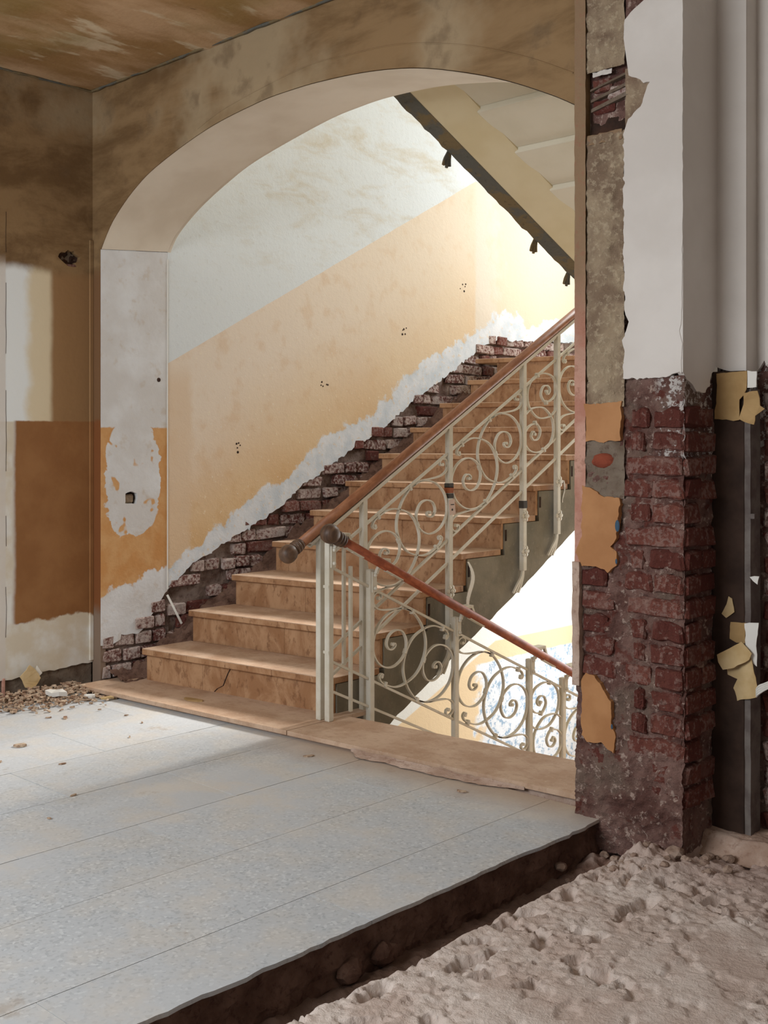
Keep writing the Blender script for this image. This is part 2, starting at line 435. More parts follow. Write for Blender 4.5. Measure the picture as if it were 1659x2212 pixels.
def m_grey():
    g = G('grey_cement_render', .9); n = g.no(5, 5); n2 = g.no(45, 5, .65)
    c = g.mix(g.st(n, .35, .65), (116, 110, 96), (138, 130, 114)); c = g.mix(g.mul(g.st(n2, .6, .7), .3), c, (176, 168, 150))
    g.col(c); g.bump(g.add(n, n2), .4, .005); return g.m
def m_torn():
    g = G('torn_stringer_underside', .9); n = g.no(7, 5, .6); n2 = g.no(40, 5)
    c = g.mix(g.st(n, .45, .55), (94, 92, 84), (116, 100, 72)); c = g.mix(g.mul(g.st(n2, .6, .7), .4), c, (60, 56, 50))
    g.col(c); g.bump(g.add(n, n2), .8, .01); return g.m

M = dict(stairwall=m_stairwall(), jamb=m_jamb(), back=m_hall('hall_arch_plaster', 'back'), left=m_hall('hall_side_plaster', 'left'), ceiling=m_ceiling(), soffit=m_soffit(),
         terrazzo=m_terrazzo(), tread=m_tread(), riser=m_riser(), iron=m_iron(),
         wood=m_wood('worn_brown_handrail', (136, 86, 56), (164, 110, 76), (116, 70, 46)), redwood=m_wood('worn_red_brown_handrail', (128, 60, 34), (170, 92, 58), (104, 48, 28)),
         darkwood=m_wood('dark_turned_wood', (74, 52, 38), (104, 78, 58), (60, 42, 32)),
         brick=m_brick('old_red_brick', False), dbrick=m_brick('limewashed_red_brick', True),
         smortar=m_mortar('skirt_mortar', (104, 82, 72), (150, 132, 122), (80, 50, 42), 1.), pmortar=m_piermortar(), scar=m_scar(), screed=m_screed(),
         ochre=plain('ochre_paint_fragment', (164, 114, 72), .7, (178, 128, 84), 7, .2, 40), pink=m_arris(),
         room=m_roomplaster(), grey=m_grey(), torn=m_torn(), cream=plain('cream_soffit_paint', (208, 192, 154), .7, (216, 202, 168), 3, .08, 40),
         ivory=plain('ivory_soffit_paint', (208, 200, 178), .7, (216, 208, 188), 3, .08, 40),
         card=m_cardboard('brown_cardboard', (160, 128, 84), (178, 146, 100)), card2=m_cardboard('tan_paper', (186, 156, 108), (206, 180, 136)), white=plain('white_flake', (222, 218, 210), .7),
         dark=plain('sooty_brown_board', (50, 36, 29), .85, (66, 49, 40), 9, .4, 40), steel=plain('grey_weathered_timber', (120, 112, 106), .85, (96, 86, 82), 14, .5, 50),
         black=plain('dark_cavity', (46, 34, 28), .95, (70, 48, 38), 14, .7, 40), dust=m_mortar('dark_base_masonry', (104, 88, 74), (124, 110, 96), (84, 62, 50), .7),
         bfill=m_mortar('brick_dust_fill', (92, 66, 54), (124, 96, 82), (66, 40, 34), 1.), redend=m_mortar('rounded_red_brick', (122, 58, 42), (138, 70, 50), (104, 48, 36), .5), blue=plain('blue_paint_chip', (52, 78, 98), .6), debris=plain('plaster_crumbs', (190, 168, 144), .9, (130, 98, 76), 40, .4, 80), stone=m_mortar('broken_masonry_lump', (146, 122, 106), (172, 150, 134), (120, 90, 76), .7),
         kerb=m_mortar('dusty_mortar_kerb', (168, 140, 122), (192, 168, 152), (140, 108, 92), .6), winframe=plain('white_window_frame', (225, 224, 220), .5),
         tape=plain('dark_tape', (66, 60, 54), .7), tape2=plain('rust_tape', (150, 84, 50), .7), sticker=plain('pale_paper_label', (206, 182, 170), .8))

# ------------------------------------------------------------------ bricks
def brick_mesh(k):
    bm = bmesh.new(); box(bm, (-.5, -.5, -.5), (.5, .5, .5))
    bmesh.ops.subdivide_edges(bm, edges=[e for e in bm.edges if abs(e.verts[0].co.x-e.verts[1].co.x) > .5], cuts=2)
    bev(bm, .09)
    for v in bm.verts:
        c = v.co; q = c*2.3+Vector((k*5.1, 0, 0))
        v.co = c+Vector((noise.noise(q)*.09, noise.noise(q+Vector((9, 0, 0)))*.14, noise.noise(q+Vector((0, 9, 0)))*.17))
    me = bpy.data.meshes.new('brick'); bm.to_mesh(me); bm.free(); return me
BM = {}
for mk in ('brick', 'dbrick'):
    BM[mk] = [brick_mesh(k) for k in range(6)]
    for me in BM[mk]: me.materials.append(M[mk])
def brick(parent, c, dims, mk='brick', rot=(0, 0, 0)):
    o = bpy.data.objects.new('brick', R.choice(BM[mk])); COL.objects.link(o)
    o.location = c; o.scale = dims; o.rotation_euler = rot; o.parent = parent
    return o

# ------------------------------------------------------------------ floor of the hall: terrazzo slabs with fine joints
def build_floor():
    fl = obj('floor', boxes(((-5.25, -1.2, -.13), (-2.125, 3.32, -.022))), M['kerb'])
    struct(fl, 'raised hall floor of dusty blue grey terrazzo slabs ending in a broken edge')
    xs = [-5.25, -4.86, -4.44, -4.02, -3.60, -3.18, -2.76, -2.34, -2.085]
    for i, (a, b) in enumerate(zip(xs, xs[1:])):
        off = (i % 2)*.42
        y = -1.2+off*.5
        ys = [-1.2]
        while ys[-1] < 3.05: ys.append(min(ys[-1]+(.84 if len(ys) > 1 else .42+off), 3.32))
        if ys[-1] < 3.3: ys.append(3.32)
        for c, d in zip(ys, ys[1:]):
            j = .0012
            if b > -2.1:                            # broken outer edge
                edge = rag([(b+.0, c+j), (b+.0, d-j)], .03, .006, 3)
                loop = [(a+j, d-j), (a+j, c+j)]+[(b-.012*abs(fb(0, q[1]*3, 2, 3))-.006+q[0]-b, q[1]) for q in edge]
                bm = slab([loop], lambda p, q, t: (p, q, -t), .011)
            else:
                bm = boxes(((a+j, c+j, -.022), (b-j, d-j, R.uniform(-.0006, .0004))))
            obj('floor_slab', bm, M['terrazzo'], fl)
    # ragged masonry under the slab edge, seen from the trench
    rm = rough(-1.2, 3.3, -.145, -.008, .015, lambda y, z: .010*fb(y*9, z*25, 3)+.008*fb(y*30, z*60, 8)+.012*sstep(-.02, -.12, z), XP(-2.108))
    obj('slab_bedding', rm, M['bfill'], fl)
    return fl
floor = build_floor()

# broken screed of the next room, lower than the hall
def screed_h(x, y):
    e = -1.955+.02*fb(1, y*4, 5)+.012*fb(3, y*14, 2)
    if y > 2.9: e += (y-2.9)*.12
    s = sstep(e-.045, e+.02, x)
    t = -.132+.012*fb(x*12, y*12, 1)+.006*fb(x*40, y*40, 2)
    p = fb(x*7, y*7, 4); rr = fb(x*60, y*60, 3); q = fb(x*26, y*26, 9)
    rim = math.exp(-((x-e-.08)/.10)**2); far = sstep(2.7, 3.1, y)
    m = sstep(-.05, .35, fb(x*2.6, y*2.6, 12)+.40*rim+.75*far)
    d = noise.voronoi(Vector((x*34+.6*q, y*34, 0)))[0]; d2 = noise.voronoi(Vector((x*75, y*75, 3)))[0]
    crumb = max(0, 1-d[0]*1.5)*(.4+.6*(noise.cell(Vector((x*34, y*34, 1)))+.5)); fine = max(0, 1-d2[0]*1.6)
    pits = sstep(.22, .40, fb(x*15+4, y*11, 6))*(.3+.7*m)
    crk = sstep(.06, .0, abs(fb(x*11, y*8, 21)))*m
    u = -.052+.004*p+m*(.008*crumb+.004*fine-.006+.004*q)+.0016*rr-.026*pits-.008*crk
    heap = .038*math.exp(-(((x+1.93)/.20)**2+((y-3.18)/.16)**2))
    return lerp(t, u, s)+heap*(1+.5*q)+.014*far*p
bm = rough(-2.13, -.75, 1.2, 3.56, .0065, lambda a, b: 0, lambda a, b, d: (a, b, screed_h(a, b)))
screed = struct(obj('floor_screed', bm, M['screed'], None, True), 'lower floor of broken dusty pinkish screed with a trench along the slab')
bm = bmesh.new()
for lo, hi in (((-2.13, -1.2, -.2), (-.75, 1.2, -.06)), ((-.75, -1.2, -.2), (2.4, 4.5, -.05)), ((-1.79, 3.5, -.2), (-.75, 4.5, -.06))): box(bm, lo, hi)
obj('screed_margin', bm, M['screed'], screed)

# ------------------------------------------------------------------ walls of the hall
Y0, Y1 = 3.26, 3.678          # thickness of the arch wall
XJ = -5.12                    # reveal of the arch
def spline2(P, n):
    q = smooth_path([Vector((a, b, 0)) for a, b in P], 8)
    L = [0]
    for a, b in zip(q, q[1:]): L.append(L[-1]+(b-a).length)
    out = []; k = 0
    for i in range(n+1):
        t = L[-1]*i/n
        while k < len(L)-2 and L[k+1] < t: k += 1
        f = (t-L[k])/max(1e-9, L[k+1]-L[k]); v = q[k].lerp(q[k+1], min(1, f)); out.append((v.x, v.y))
    return out
AF = [(-5.12, 2.265), (-5.06, 2.345), (-4.985, 2.42), (-4.82, 2.53), (-4.62, 2.618), (-4.23, 2.722), (-3.865, 2.771), (-3.65, 2.780), (-3.447, 2.776), (-3.177, 2.755), (-2.927, 2.713), (-2.696, 2.646), (-2.48, 2.565), (-2.29, 2.475), (-2.192, 2.42)]
AB = [(-5.12, 2.300), (-5.05, 2.385), (-4.868, 2.498), (-4.62, 2.605), (-4.375, 2.684), (-3.903, 2.777), (-3.65, 2.803), (-3.453, 2.808), (-3.181, 2.793), (-2.928, 2.755), (-2.761, 2.717), (-2.48, 2.63), (-2.192, 2.50)]
arch_f = spline2(AF, 72); arch_b = spline2(AB, 72)
CE = 3.10
def build_back():
    loop = [(-5.2, 0), (-5.124, 0), (-5.124, 2.262)]+arch_f[1:]+[(-2.192, .86), (-2.152, .86), (-2.152, CE), (-5.2, CE)]
    w = obj('wall_back', slab([loop], YP(Y0), .03), M['back'])
    struct(w, 'brown mottled hall wall with the wide arch to the stairs')
    # stairwell side of the wall
    loopb = [(-5.2, .55), (-5.126, .55), (-5.126, 2.29)]+arch_b[1:]+[(-2.192, 0), (-2.05, 0), (-2.05, 5), (-5.2, 5)]
    obj('rear_face', slab([loopb], YP(Y1), .02), M['soffit'], w)
    # reveal: curved soffit and its thin arris lines
    bm = bmesh.new(); V = []
    for i, ((a, b), (c, d)) in enumerate(zip(arch_f, arch_b)):
        e = .004*max(0, 1-i/8); g_ = .003*min(1, i/4); a += e-.001; c += e-.001; b -= g_; d -= g_
        V.append((bm.verts.new((a, Y0+.001, b)), bm.verts.new((lerp(a, c, .5), (Y0+Y1)/2, lerp(b, d, .5))), bm.verts.new((c, Y1, d))))
    for p, q in zip(V, V[1:]):
        for k in (0, 1): bm.faces.new((p[k], q[k], q[k+1], p[k+1]))
    obj('arch_soffit', bm, M['soffit'], w, True)
    # right reveal (hidden from the hall)
    obj('right_reveal', boxes(((-2.192, Y0+.03, -.05), (-2.152, Y1, 2.47))), M['soffit'], w)
    # faint archivolt band, 6 mm proud
    out = [(-4.3, 2.735), (-4.1, 2.79), (-3.75, 2.84), (-3.5, 2.86), (-3.336, 2.85), (-3.025, 2.825), (-2.696, 2.745), (-2.419, 2.64), (-2.2, 2.53)]
    bm = bmesh.new(); tube(bm, [(a, Y0, b) for a, b in spline2(out, 60)], .0028, 6); obj('archivolt_line', bm, M['back'], w)
    # left reveal plaster, ragged over the bare bricks
    low = rag([(3.2605, .205), (3.3488, .207), (3.3829, .245), (3.4926, .236), (3.5664, .305), (3.6567, .43), (3.677, .45)], .02, .012, 4)
    hole = rag([(3.405, .938), (3.475, .934), (3.485, .962), (3.48, .992), (3.44, 1.0), (3.41, .99)], .012, .004, 9, True)
    loop = low+[(3.677, 2.298), (3.2605, 2.264)]
    j = obj('jamb_plaster', slab([loop, hole], XP(XJ), .028), M['jamb'], w)
    j['label'] = 'scraped white and ochre plaster on the arch reveal'
    obj('socket_cavity', boxes(((XJ-.06, 3.39, .92), (XJ-.03, 3.50, 1.015))), M['black'], w)
    bm = bmesh.new(); box(bm, (XJ-.035, 3.408, .938), (XJ-.010, 3.468, .985)); bev(bm, .008)
    obj('socket_rubble', bm, M['scar'], w)
    obj('jamb_mortar', rough(3.262, 3.70, -.02, .5, .02, lambda y, z: .010*fb(y*14, z*14, 2), XP(XJ-.022)), M['smortar'], w, True)
    # edge bead of plaster, where reveal and stairwell wall meet
    bm = bmesh.new(); tube(bm, [(XJ+.001, 3.677, z) for z in [.46+i*.1 for i in range(19)]], .0035, 6); obj('arris_bead', bm, M['white'], w)
    bm = bmesh.new(); sweep_flat(bm, smooth_path([(XJ+.015, 3.665, .43), (XJ+.03, 3.685, .38), (XJ+.045, 3.71, .32), (XJ+.05, 3.735, .27)], 4), .012, .004); obj('bent_strip', bm, M['white'], w)
    # bricks at the foot of the reveal
    for row, z in enumerate((.03, .107, .184, .262, .34)):
        y = 3.265+(0 if row % 2 else -.05)
        while y < 3.66:
            L = R.choice((.11, .13, .2)); y1 = min(y+L, 3.67); y0 = max(y, 3.265)
            lim = pl([(3.26, .205), (3.35, .21), (3.4, .245), (3.49, .24), (3.57, .305), (3.66, .44)], (y0+y1)/2)
            if z < lim+.03 and y1-y0 > .04:
                brick(w, (XJ-.045+R.uniform(-.004, .006), (y0+y1)/2, z+.032), (.09, y1-y0-.01, .064), 'dbrick', (R.uniform(-.03, .03), 0, R.uniform(-.04, .04)))
            y += L
    return w
wall_back = build_back()

def build_left():
    top = [(3.262, CE), (.9, CE)]
    bottom = rag([(.9, .09), (2.2, .092), (2.74, .092), (2.80, .085), (2.945, .098), (3.10, .105), (3.262, .112)], .03, .006, 5)
    hole = rag([(3.06, 2.215), (3.075, 2.24), (3.10, 2.236), (3.115, 2.25), (3.15, 2.248), (3.165, 2.236), (3.185, 2.225), (3.18, 2.20), (3.16, 2.19), (3.165, 2.172), (3.12, 2.168), (3.10, 2.178), (3.085, 2.19)], .01, .005, 2, True)
    w = obj('wall_left', slab([bottom+top, hole], XP(-5.2), .03), M['left'])
    struct(w, 'side wall of the hall with pale field and ochre dado')
    obj('wall_core', boxes(((-5.45, .9, -.1), (-5.235, 3.5, CE))), M['dust'], w)
    obj('hole_lining', rough(3.03, 3.21, 2.14, 2.28, .012, lambda y, z: .012*fb(y*40, z*40, 1)-.02, XP(-5.212)), M['black'], w)
    bm = bmesh.new(); box(bm, (-5.225, 3.10, 2.165), (-5.203, 3.165, 2.182)); bev(bm, .004); obj('broken_brick', bm, M['brick'], w)
    # vertical crack and an upright bead beside the corner
    bm = bmesh.new(); [tube(bm, [(-5.1998, 2.772+.004*fb(1, z*6, 2), z) for z in [z0+.05*i for i in range(k)]], .0012, 5) for z0, k in ((.3, 6), (.75, 4), (1.12, 9), (1.7, 8), (2.2, 5))]; obj('crack_line', bm, M['black'], w)
    bm = bmesh.new(); box(bm, (-5.2, 3.236, .12), (-5.188, 3.262, 2.32)); bev(bm, .004); obj('corner_bead', bm, M['left'], w)
    # bare strip where the skirting was
    b = obj('baseboard_left', rough(.9, 3.26, -.01, .115, .02, lambda y, z: .006*fb(y*12, z*20, 4), XP(-5.214)), M['dust'], None, True)
    struct(b, 'bare dark masonry strip where the skirting board was')
    bm = bmesh.new(); box(bm, (-5.212, 2.752, .0), (-5.195, 2.766, .10)); bev(bm, .003); obj('pipe_stub', bm, M['pink'], b)
    return w
wall_left = build_left()

def build_ceiling():
    f = lambda x, y: .01*fb(x*3, y*3, 2)+.012*math.exp(-((y-3.2)/.08)**2)*fb(x*8, 1, 5)
    bm = rough(-5.25, -2.15, .2, 3.30, .04, lambda a, b: 0, lambda a, b, d: (a, b, CE+f(a, b)))
    c = obj('ceiling', bm, M['ceiling'], None, True); struct(c, 'stained ochre and grey hall ceiling')
    bm = boxes(((-5.4, -1.2, CE+.04), (2.4, 3.66, CE+.14))); obj('ceiling_slab', bm, M['soffit'], c)
    # cracked cornice line along the arch wall
    bm = bmesh.new()
    P = [(-5.19+i*.06, 3.25-.006*abs(fb(i*.9, 2, 1)), CE-.002+.006*fb(i*.7, 5, 1)) for i in range(50)]
    tube(bm, P, [.006+.004*abs(fb(i*.5, 1, 9)) for i in range(50)], 6); obj('cornice_crack', bm, M['torn'], c)
    bm = bmesh.new()
    P = [(-5.192+.006*abs(fb(i*.9, 2, 4)), 2.2+i*.05, CE-.003+.006*fb(i*.7, 5, 8)) for i in range(22)]
    tube(bm, P, [.005+.004*abs(fb(i*.5, 1, 3)) for i in range(22)], 6); obj('cornice_crack', bm, M['torn'], c)
    return c
ceiling = build_ceiling()

# pier at the end of the arch wall, bare brick below, scar of a removed partition up its face
XA, XS, XE, YB = -2.152, -2.003, -1.787, 3.486
def build_pier():
    def mort(x, z):
        lowfill = .012*sstep(.34, .12, z+.05*fb(x*8, z*8, 5))
        return .013*fb(x*14, z*18, 2)+.008*fb(x*45, z*45, 7)+.004*fb(x*110, z*110, 4)+lowfill
    p = obj('wall_pier', boxes(((XA+.002, Y0+.03, -.12), (XE-.03, YB+.02, CE+.04))), M['pmortar'])
    struct(p, 'pier of old red brick under white plaster at the end of the arch wall')
    obj('face_mortar', rough(-2.192, XE+.0, -.1, 1.48, .007, mort, YP(Y0+.010)), M['pmortar'], p, True)
    obj('side_mortar', rough(Y0+.01, YB, -.1, 1.48, .014, lambda y, z: .010*fb(y*16, z*16, 3)+.006*fb(y*50, z*50, 5), XP(XE-.012)), M['pmortar'], p, True)
    # scar
    def sc(x, z):
        u = (x-XA)/(XS-XA); d = z/.077
        dab = .010*math.exp(-((u-.55)/.33)**2)*(.5+.5*math.cos(6.283*(d+.25*fb(2, z*3, 1))))*(1 if z < 2.3 else .3)
        return .004+dab+.007*fb(x*22, z*22, 2)+.005*fb(x*60, z*60, 3)
    obj('partition_scar', rough(XA+.004, XS+.002, 1.385, 2.30, .008, sc, YP(Y0+.006)), M['scar'], p, True)
    obj('partition_scar', rough(XA+.004, XS+.002, 2.515, CE, .008, sc, YP(Y0+.006)), M['scar'], p, True)
    # hole high in the scar with broken bricks inside
    obj('cavity_lining', rough(XA, XS+.03, 2.26, 2.54, .012, lambda x, z: .012*fb(x*25, z*25, 6), YP(Y0+.05)), M['black'], p, True)
    for z0, x0, x1, dy, mk in ((2.47, -2.135, -2.06, .02, 'brick'), (2.435, -2.075, -1.995, .012, 'dbrick'), (2.40, -2.14, -2.05, .028, 'brick')):
        brick(p, ((x0+x1)/2, Y0+.05+dy*.2, z0), (x1-x0, .07, .045), mk, (0, R.uniform(-.1, .1), 0))
    for za, zb, dy in ((2.455, 2.462, 0), (2.418, 2.428, .004), (2.385, 2.398, .006)):
        bm = bmesh.new(); hexa(bm, [(-2.14, Y0+.01+dy, za), (-1.99, Y0+.008, za+.03), (-1.99, Y0+.05, za+.03), (-2.14, Y0+.05, za), (-2.14, Y0+.012+dy, zb), (-1.99, Y0+.01, zb+.032), (-1.99, Y0+.05, zb+.032), (-2.14, Y0+.05, zb)])
        obj('lath', bm, M['dust'], p)
    bm = rough(-2.145, -2.0, 2.29, 2.385, .01, lambda x, z: .010*fb(x*30, z*30, 1)+.014*sstep(2.385, 2.30, z), YP(Y0+.035)); obj('cavity_mortar', bm, M['black'], p, True)
    bm = rough(-2.15, -2.01, 2.27, 2.305, .008, lambda x, z: .012*fb(x*40, z*40, 3)+.004, YP(Y0+.008)); obj('cavity_lip', bm, M['pink'], p, True)
    bm = rough(-2.125, -2.05, 2.498, 2.514, .006, lambda x, z: .010*fb(x*50, z*50, 3)+.002, YP(Y0+.006)); obj('white_lip', bm, M['room'], p, True)
    # white plaster of the next room, with the torn patch beside the hole
    edge_l = [(-2.004, 1.478), (-2.0, 1.55), (-2.006, 1.60), (-1.985, 1.66), (-2.0, 1.72), (-2.004, 1.95), (-2.0, 2.19), (-2.003, 2.29)]
    patch = [(-1.985, 2.33), (-1.94, 2.36), (-1.915, 2.41), (-1.905, 2.435), (-1.93, 2.437), (-1.955, 2.46), (-1.985, 2.475), (-2.0, 2.49)]
    upper = [(-2.002, 2.6), (-2.0, 2.66), (-1.975, 2.68), (-1.93, 2.705), (-1.90, 2.72), (-1.80, 2.715)]
    loop = rag(edge_l, .008, .006, 3)[:-1]+rag(patch, .012, .004, 8)[:-1]+rag(upper, .015, .004, 2)[:-1]+[(-1.79, 2.712)]+rag([(XE, 2.7), (XE, 2.0), (XE-.004, 1.66), (XE-.012, 1.62), (XE-.002, 1.58), (XE-.006, 1.52), (XE-.002, 1.49)], .02, .002, 5)[:-1]+rag([(XE-.004, 1.485), (-1.85, 1.478), (-1.93, 1.472), (-2.004, 1.478)], .006, .007, 6)[:-1]
    obj('white_plaster', slab([loop], YP(Y0-.002), .02), M['room'], p)
    obj('plaster_return', slab([rag([(Y0, 1.49), (3.30, 1.46), (3.35, 1.435), (3.40, 1.43), (3.44, 1.45), (3.45, 1.49), (YB, 1.52)], .015, .006, 3)[:-1]+[(YB, 1.52), (YB, CE), (Y0, CE)]], XP(XE), .02), M['room'], p)
    obj('torn_patch', rough(-2.0, -1.90, 2.31, 2.50, .01, lambda x, z: .006*fb(x*25, z*25, 2), YP(Y0+.006)), M['scar'], p, True)
    obj('bare_top', rough(-2.0, XE, 2.66, CE, .012, lambda x, z: .008*fb(x*18, z*18, 4), YP(Y0+.008)), M['pmortar'], p, True)
    # ochre remains of the hall paint on the scar
    for i, L in enumerate(([(-2.150, 1.395), (-2.007, 1.40), (-2.012, 1.33), (-2.014, 1.272), (-2.08, 1.268), (-2.143, 1.27)],
                           [(-2.158, 1.12), (-2.13, 1.115), (-2.10, 1.10), (-2.075, 1.088), (-2.02, 1.082), (-2.012, 1.06), (-2.022, .985), (-2.03, .95), (-2.045, .92), (-2.025, .905), (-2.028, .855), (-2.06, .835), (-2.10, .848), (-2.16, .848), (-2.185, .89), (-2.165, .95)],
                           [(-2.163, .462), (-2.145, .486), (-2.11, .478), (-2.05, .405), (-2.045, .33), (-2.03, .29), (-2.04, .236), (-2.085, .26), (-2.14, .256), (-2.163, .275)])):
        obj('paint_fragment', slab([rag(L, .007, .005, i, True)], YP(Y0-.007), .02), M['ochre'], p)['label'] = 'ochre paint left on the scar'
    for c, d in (((-2.022, Y0-.008, .99), .02), ((-2.026, Y0-.008, .872), .009), ((-2.043, Y0-.008, .322), .009)):
        bm = bmesh.new(); ball(bm, c, d, 8, 6, (.45, .12, 1)); obj('blue_chip', bm, M['blue'], p)
    # rounded brick end and grey lump between the fragments
    bm = bmesh.new(); ball(bm, (-2.085, Y0+.006, 1.205), .05, 14, 10, (1, .35, .52)); obj('rounded_brick_end', bm, M['redend'], p, True)
    obj('grey_lump', rough(-2.15, -2.0, 1.08, 1.275, .009, lambda x, z: .004+.010*fb(x*22, z*22, 9), YP(Y0+.004)), M['dust'], p, True)
    # pink and cream arris toward the stairs
    obj('arris_plaster', rough(-2.192, XA+.004, .86, CE, .012, lambda x, z: .003*fb(x*40, z*20, 2)+.002, YP(Y0-.003)), M['pink'], p, True)
    bm = bmesh.new(); box(bm, (-2.196, Y0-.014, .44), (-2.168, Y0+.03, .86))
    bmesh.ops.subdivide_edges(bm, edges=[e for e in bm.edges if abs(e.verts[0].co.z-e.verts[1].co.z) > .3], cuts=16)
    for v in bm.verts: v.co.x += .004*fb(v.co.z*14, 1, v.co.y*40); v.co.y += .002*fb(v.co.z*20, 4, 2)
    obj('arris_strip', bm, M['kerb'], p)
    # bricks
    pitch = .0765; n = 0; z = 1.345
    while z > .06:
        j = lambda a: R.uniform(-a, a)
        hid = sstep(.36, .16, z)                    # bottom courses are drowned in mortar
        segs = [(XS+.004, XE-.004)] if n % 3 == 2 else [(XS+.03+j(.01), XS+.085+j(.012)), (XS+.10+j(.008), XE-.002)]
        if n % 4 == 3: segs = [(XS+.0, XS+.092+j(.012)), (XS+.105+j(.01), XE-.003)]
        if z < .84:
            k = R.uniform(.11, .15)
            segs = [(-2.165+j(.01), -2.06+j(.02))]+[(max(a, -2.045), b) for a, b in segs]
            if .24 < z < .48: segs = segs[1:]
        for i, (a, b) in enumerate(segs):
            if hid > .5 and R.random() < .72: continue
            dep = .11; out = R.uniform(.002, .011)-.007*hid
            brick(p, ((a+b)/2, Y0+dep/2-out+.006, z+j(.003)), (b-a, dep, .064+j(.004)), 'brick', (j(.02), j(.02), j(.03)))
        # two columns up the dark side face
        brick(p, (XE-.05+R.uniform(.001, .006), Y0+.062, z+j(.003)), (.11, .098, .063), 'brick', (j(.02), j(.02), j(.03)))
        if n % 5 != 4: brick(p, (XE-.055+R.uniform(-.004, .005), Y0+.172, z+j(.004)), (.11, .098+j(.008), .062), 'brick', (j(.02), j(.02), j(.04)))
        z -= pitch+j(.002); n += 1
    return p
pier = build_pier()

# recess beside the pier, and the wall beyond it
def build_right():
    w = obj('wall_right', boxes(((-1.684, YB+.09, -.12), (2.4, YB+.3, CE+.04)), ((-1.80, YB+.03, -.12), (-1.70, YB+.3, CE+.04))), M['pmortar'])
    struct(w, 'wall beyond the pier, white plaster over bare brick')
    low = rag([(-1.80, 1.52), (-1.74, 1.50), (-1.70, 1.495), (-1.684, 1.50)], .012, .006, 2)
    obj('recess_plaster', slab([low+[(-1.684, CE), (-1.80, CE)]], YP(YB), .03), M['room'], w)
    obj('recess_return', boxes(((-1.70, YB+.004, 1.50), (-1.6835, YB+.10, CE))), M['room'], w)
    low = rag([(-1.684, 1.50), (-1.655, 1.53), (-1.63, 1.50), (-1.58, 1.49), (-1.5, 1.5), (-1.2, 1.48), (.3, 1.49)], .015, .008, 7)
    obj('far_plaster', slab([low+[(.3, CE), (-1.684, CE)]], YP(YB+.075), .02), M['room'], w)
    obj('plaster_panel', boxes(((-1.648, YB+.064, 1.52), (.3, YB+.078, 2.06))), M['room'], w)
    obj('face_mortar', rough(-1.684, -1.2, -.08, 1.5, .016, lambda x, z: .008*fb(x*16, z*16, 8), YP(YB+.085)), M['pmortar'], w, True)
    z = 1.40; n = 0
    while z > .02:
        x = -1.668+(n % 2)*.0
        for L in ((.12, .24, .12) if n % 2 else (.22, .12, .14)):
            brick(w, (x+L/2, YB+.125, z), (L-.012, .10, .064), 'dbrick' if R.random() < .55 else 'brick', (R.uniform(-.03, .03), R.uniform(-.03, .03), R.uniform(-.04, .04)))
            x += L
        z -= .0765; n += 1
    # sooty board standing in the recess with a weathered timber edge
    t = empty('door_post', (-1.74, YB, 0)); tag(t, 'tall sooty dark board with grey timber edge standing in the recess beside the pier', 'post')
    bm = bmesh.new(); box(bm, (-1.80, YB-.012, -.06), (-1.684, YB+.03, 1.5))
    bev(bm, .003); keep(obj('board', bm, M['dark']), t)
    bm = bmesh.new(); box(bm, (-1.684, YB-.010, -.06), (-1.664, YB+.06, 1.44)); bmesh.ops.subdivide_edges(bm, edges=[e for e in bm.edges if abs(e.verts[0].co.z-e.verts[1].co.z) > .5], cuts=30)
    for v in bm.verts: v.co.x += .0025*fb(v.co.z*9, v.co.y*30, 3)
    e = keep(obj('timber_edge', bm, M['steel']), t); e['label'] = 'grey weathered timber edge'
    bm = bmesh.new(); box(bm, (-1.667, YB-.016, 1.02), (-1.648, YB+.01, 1.036)); keep(obj('latch_bracket', bm, M['steel']), t)
    # mortar kerb on the ground
    bm = rough(-1.80, -.75, 0, 1, .02, lambda a, b: 0, lambda a, u, d: (a, 3.36+.22*u+.01*fb(a*9, u*3, 1), -.065+.06*sstep(0, .35, u)+.006*fb(a*14, u*6, 2)))
    k = obj('mortar_kerb', bm, M['kerb'], None, True); tag(k, 'low dusty mortar kerb on the ground between pier and brick wall', 'kerb')
    return w
wall_right = build_right()
# far side of the next room, unseen but it closes the room
struct(obj('wall_front', boxes(((2.4, -1.2, -.2), (2.5, 4.5, CE+.14))), M['room']), 'plain far wall of the next room')

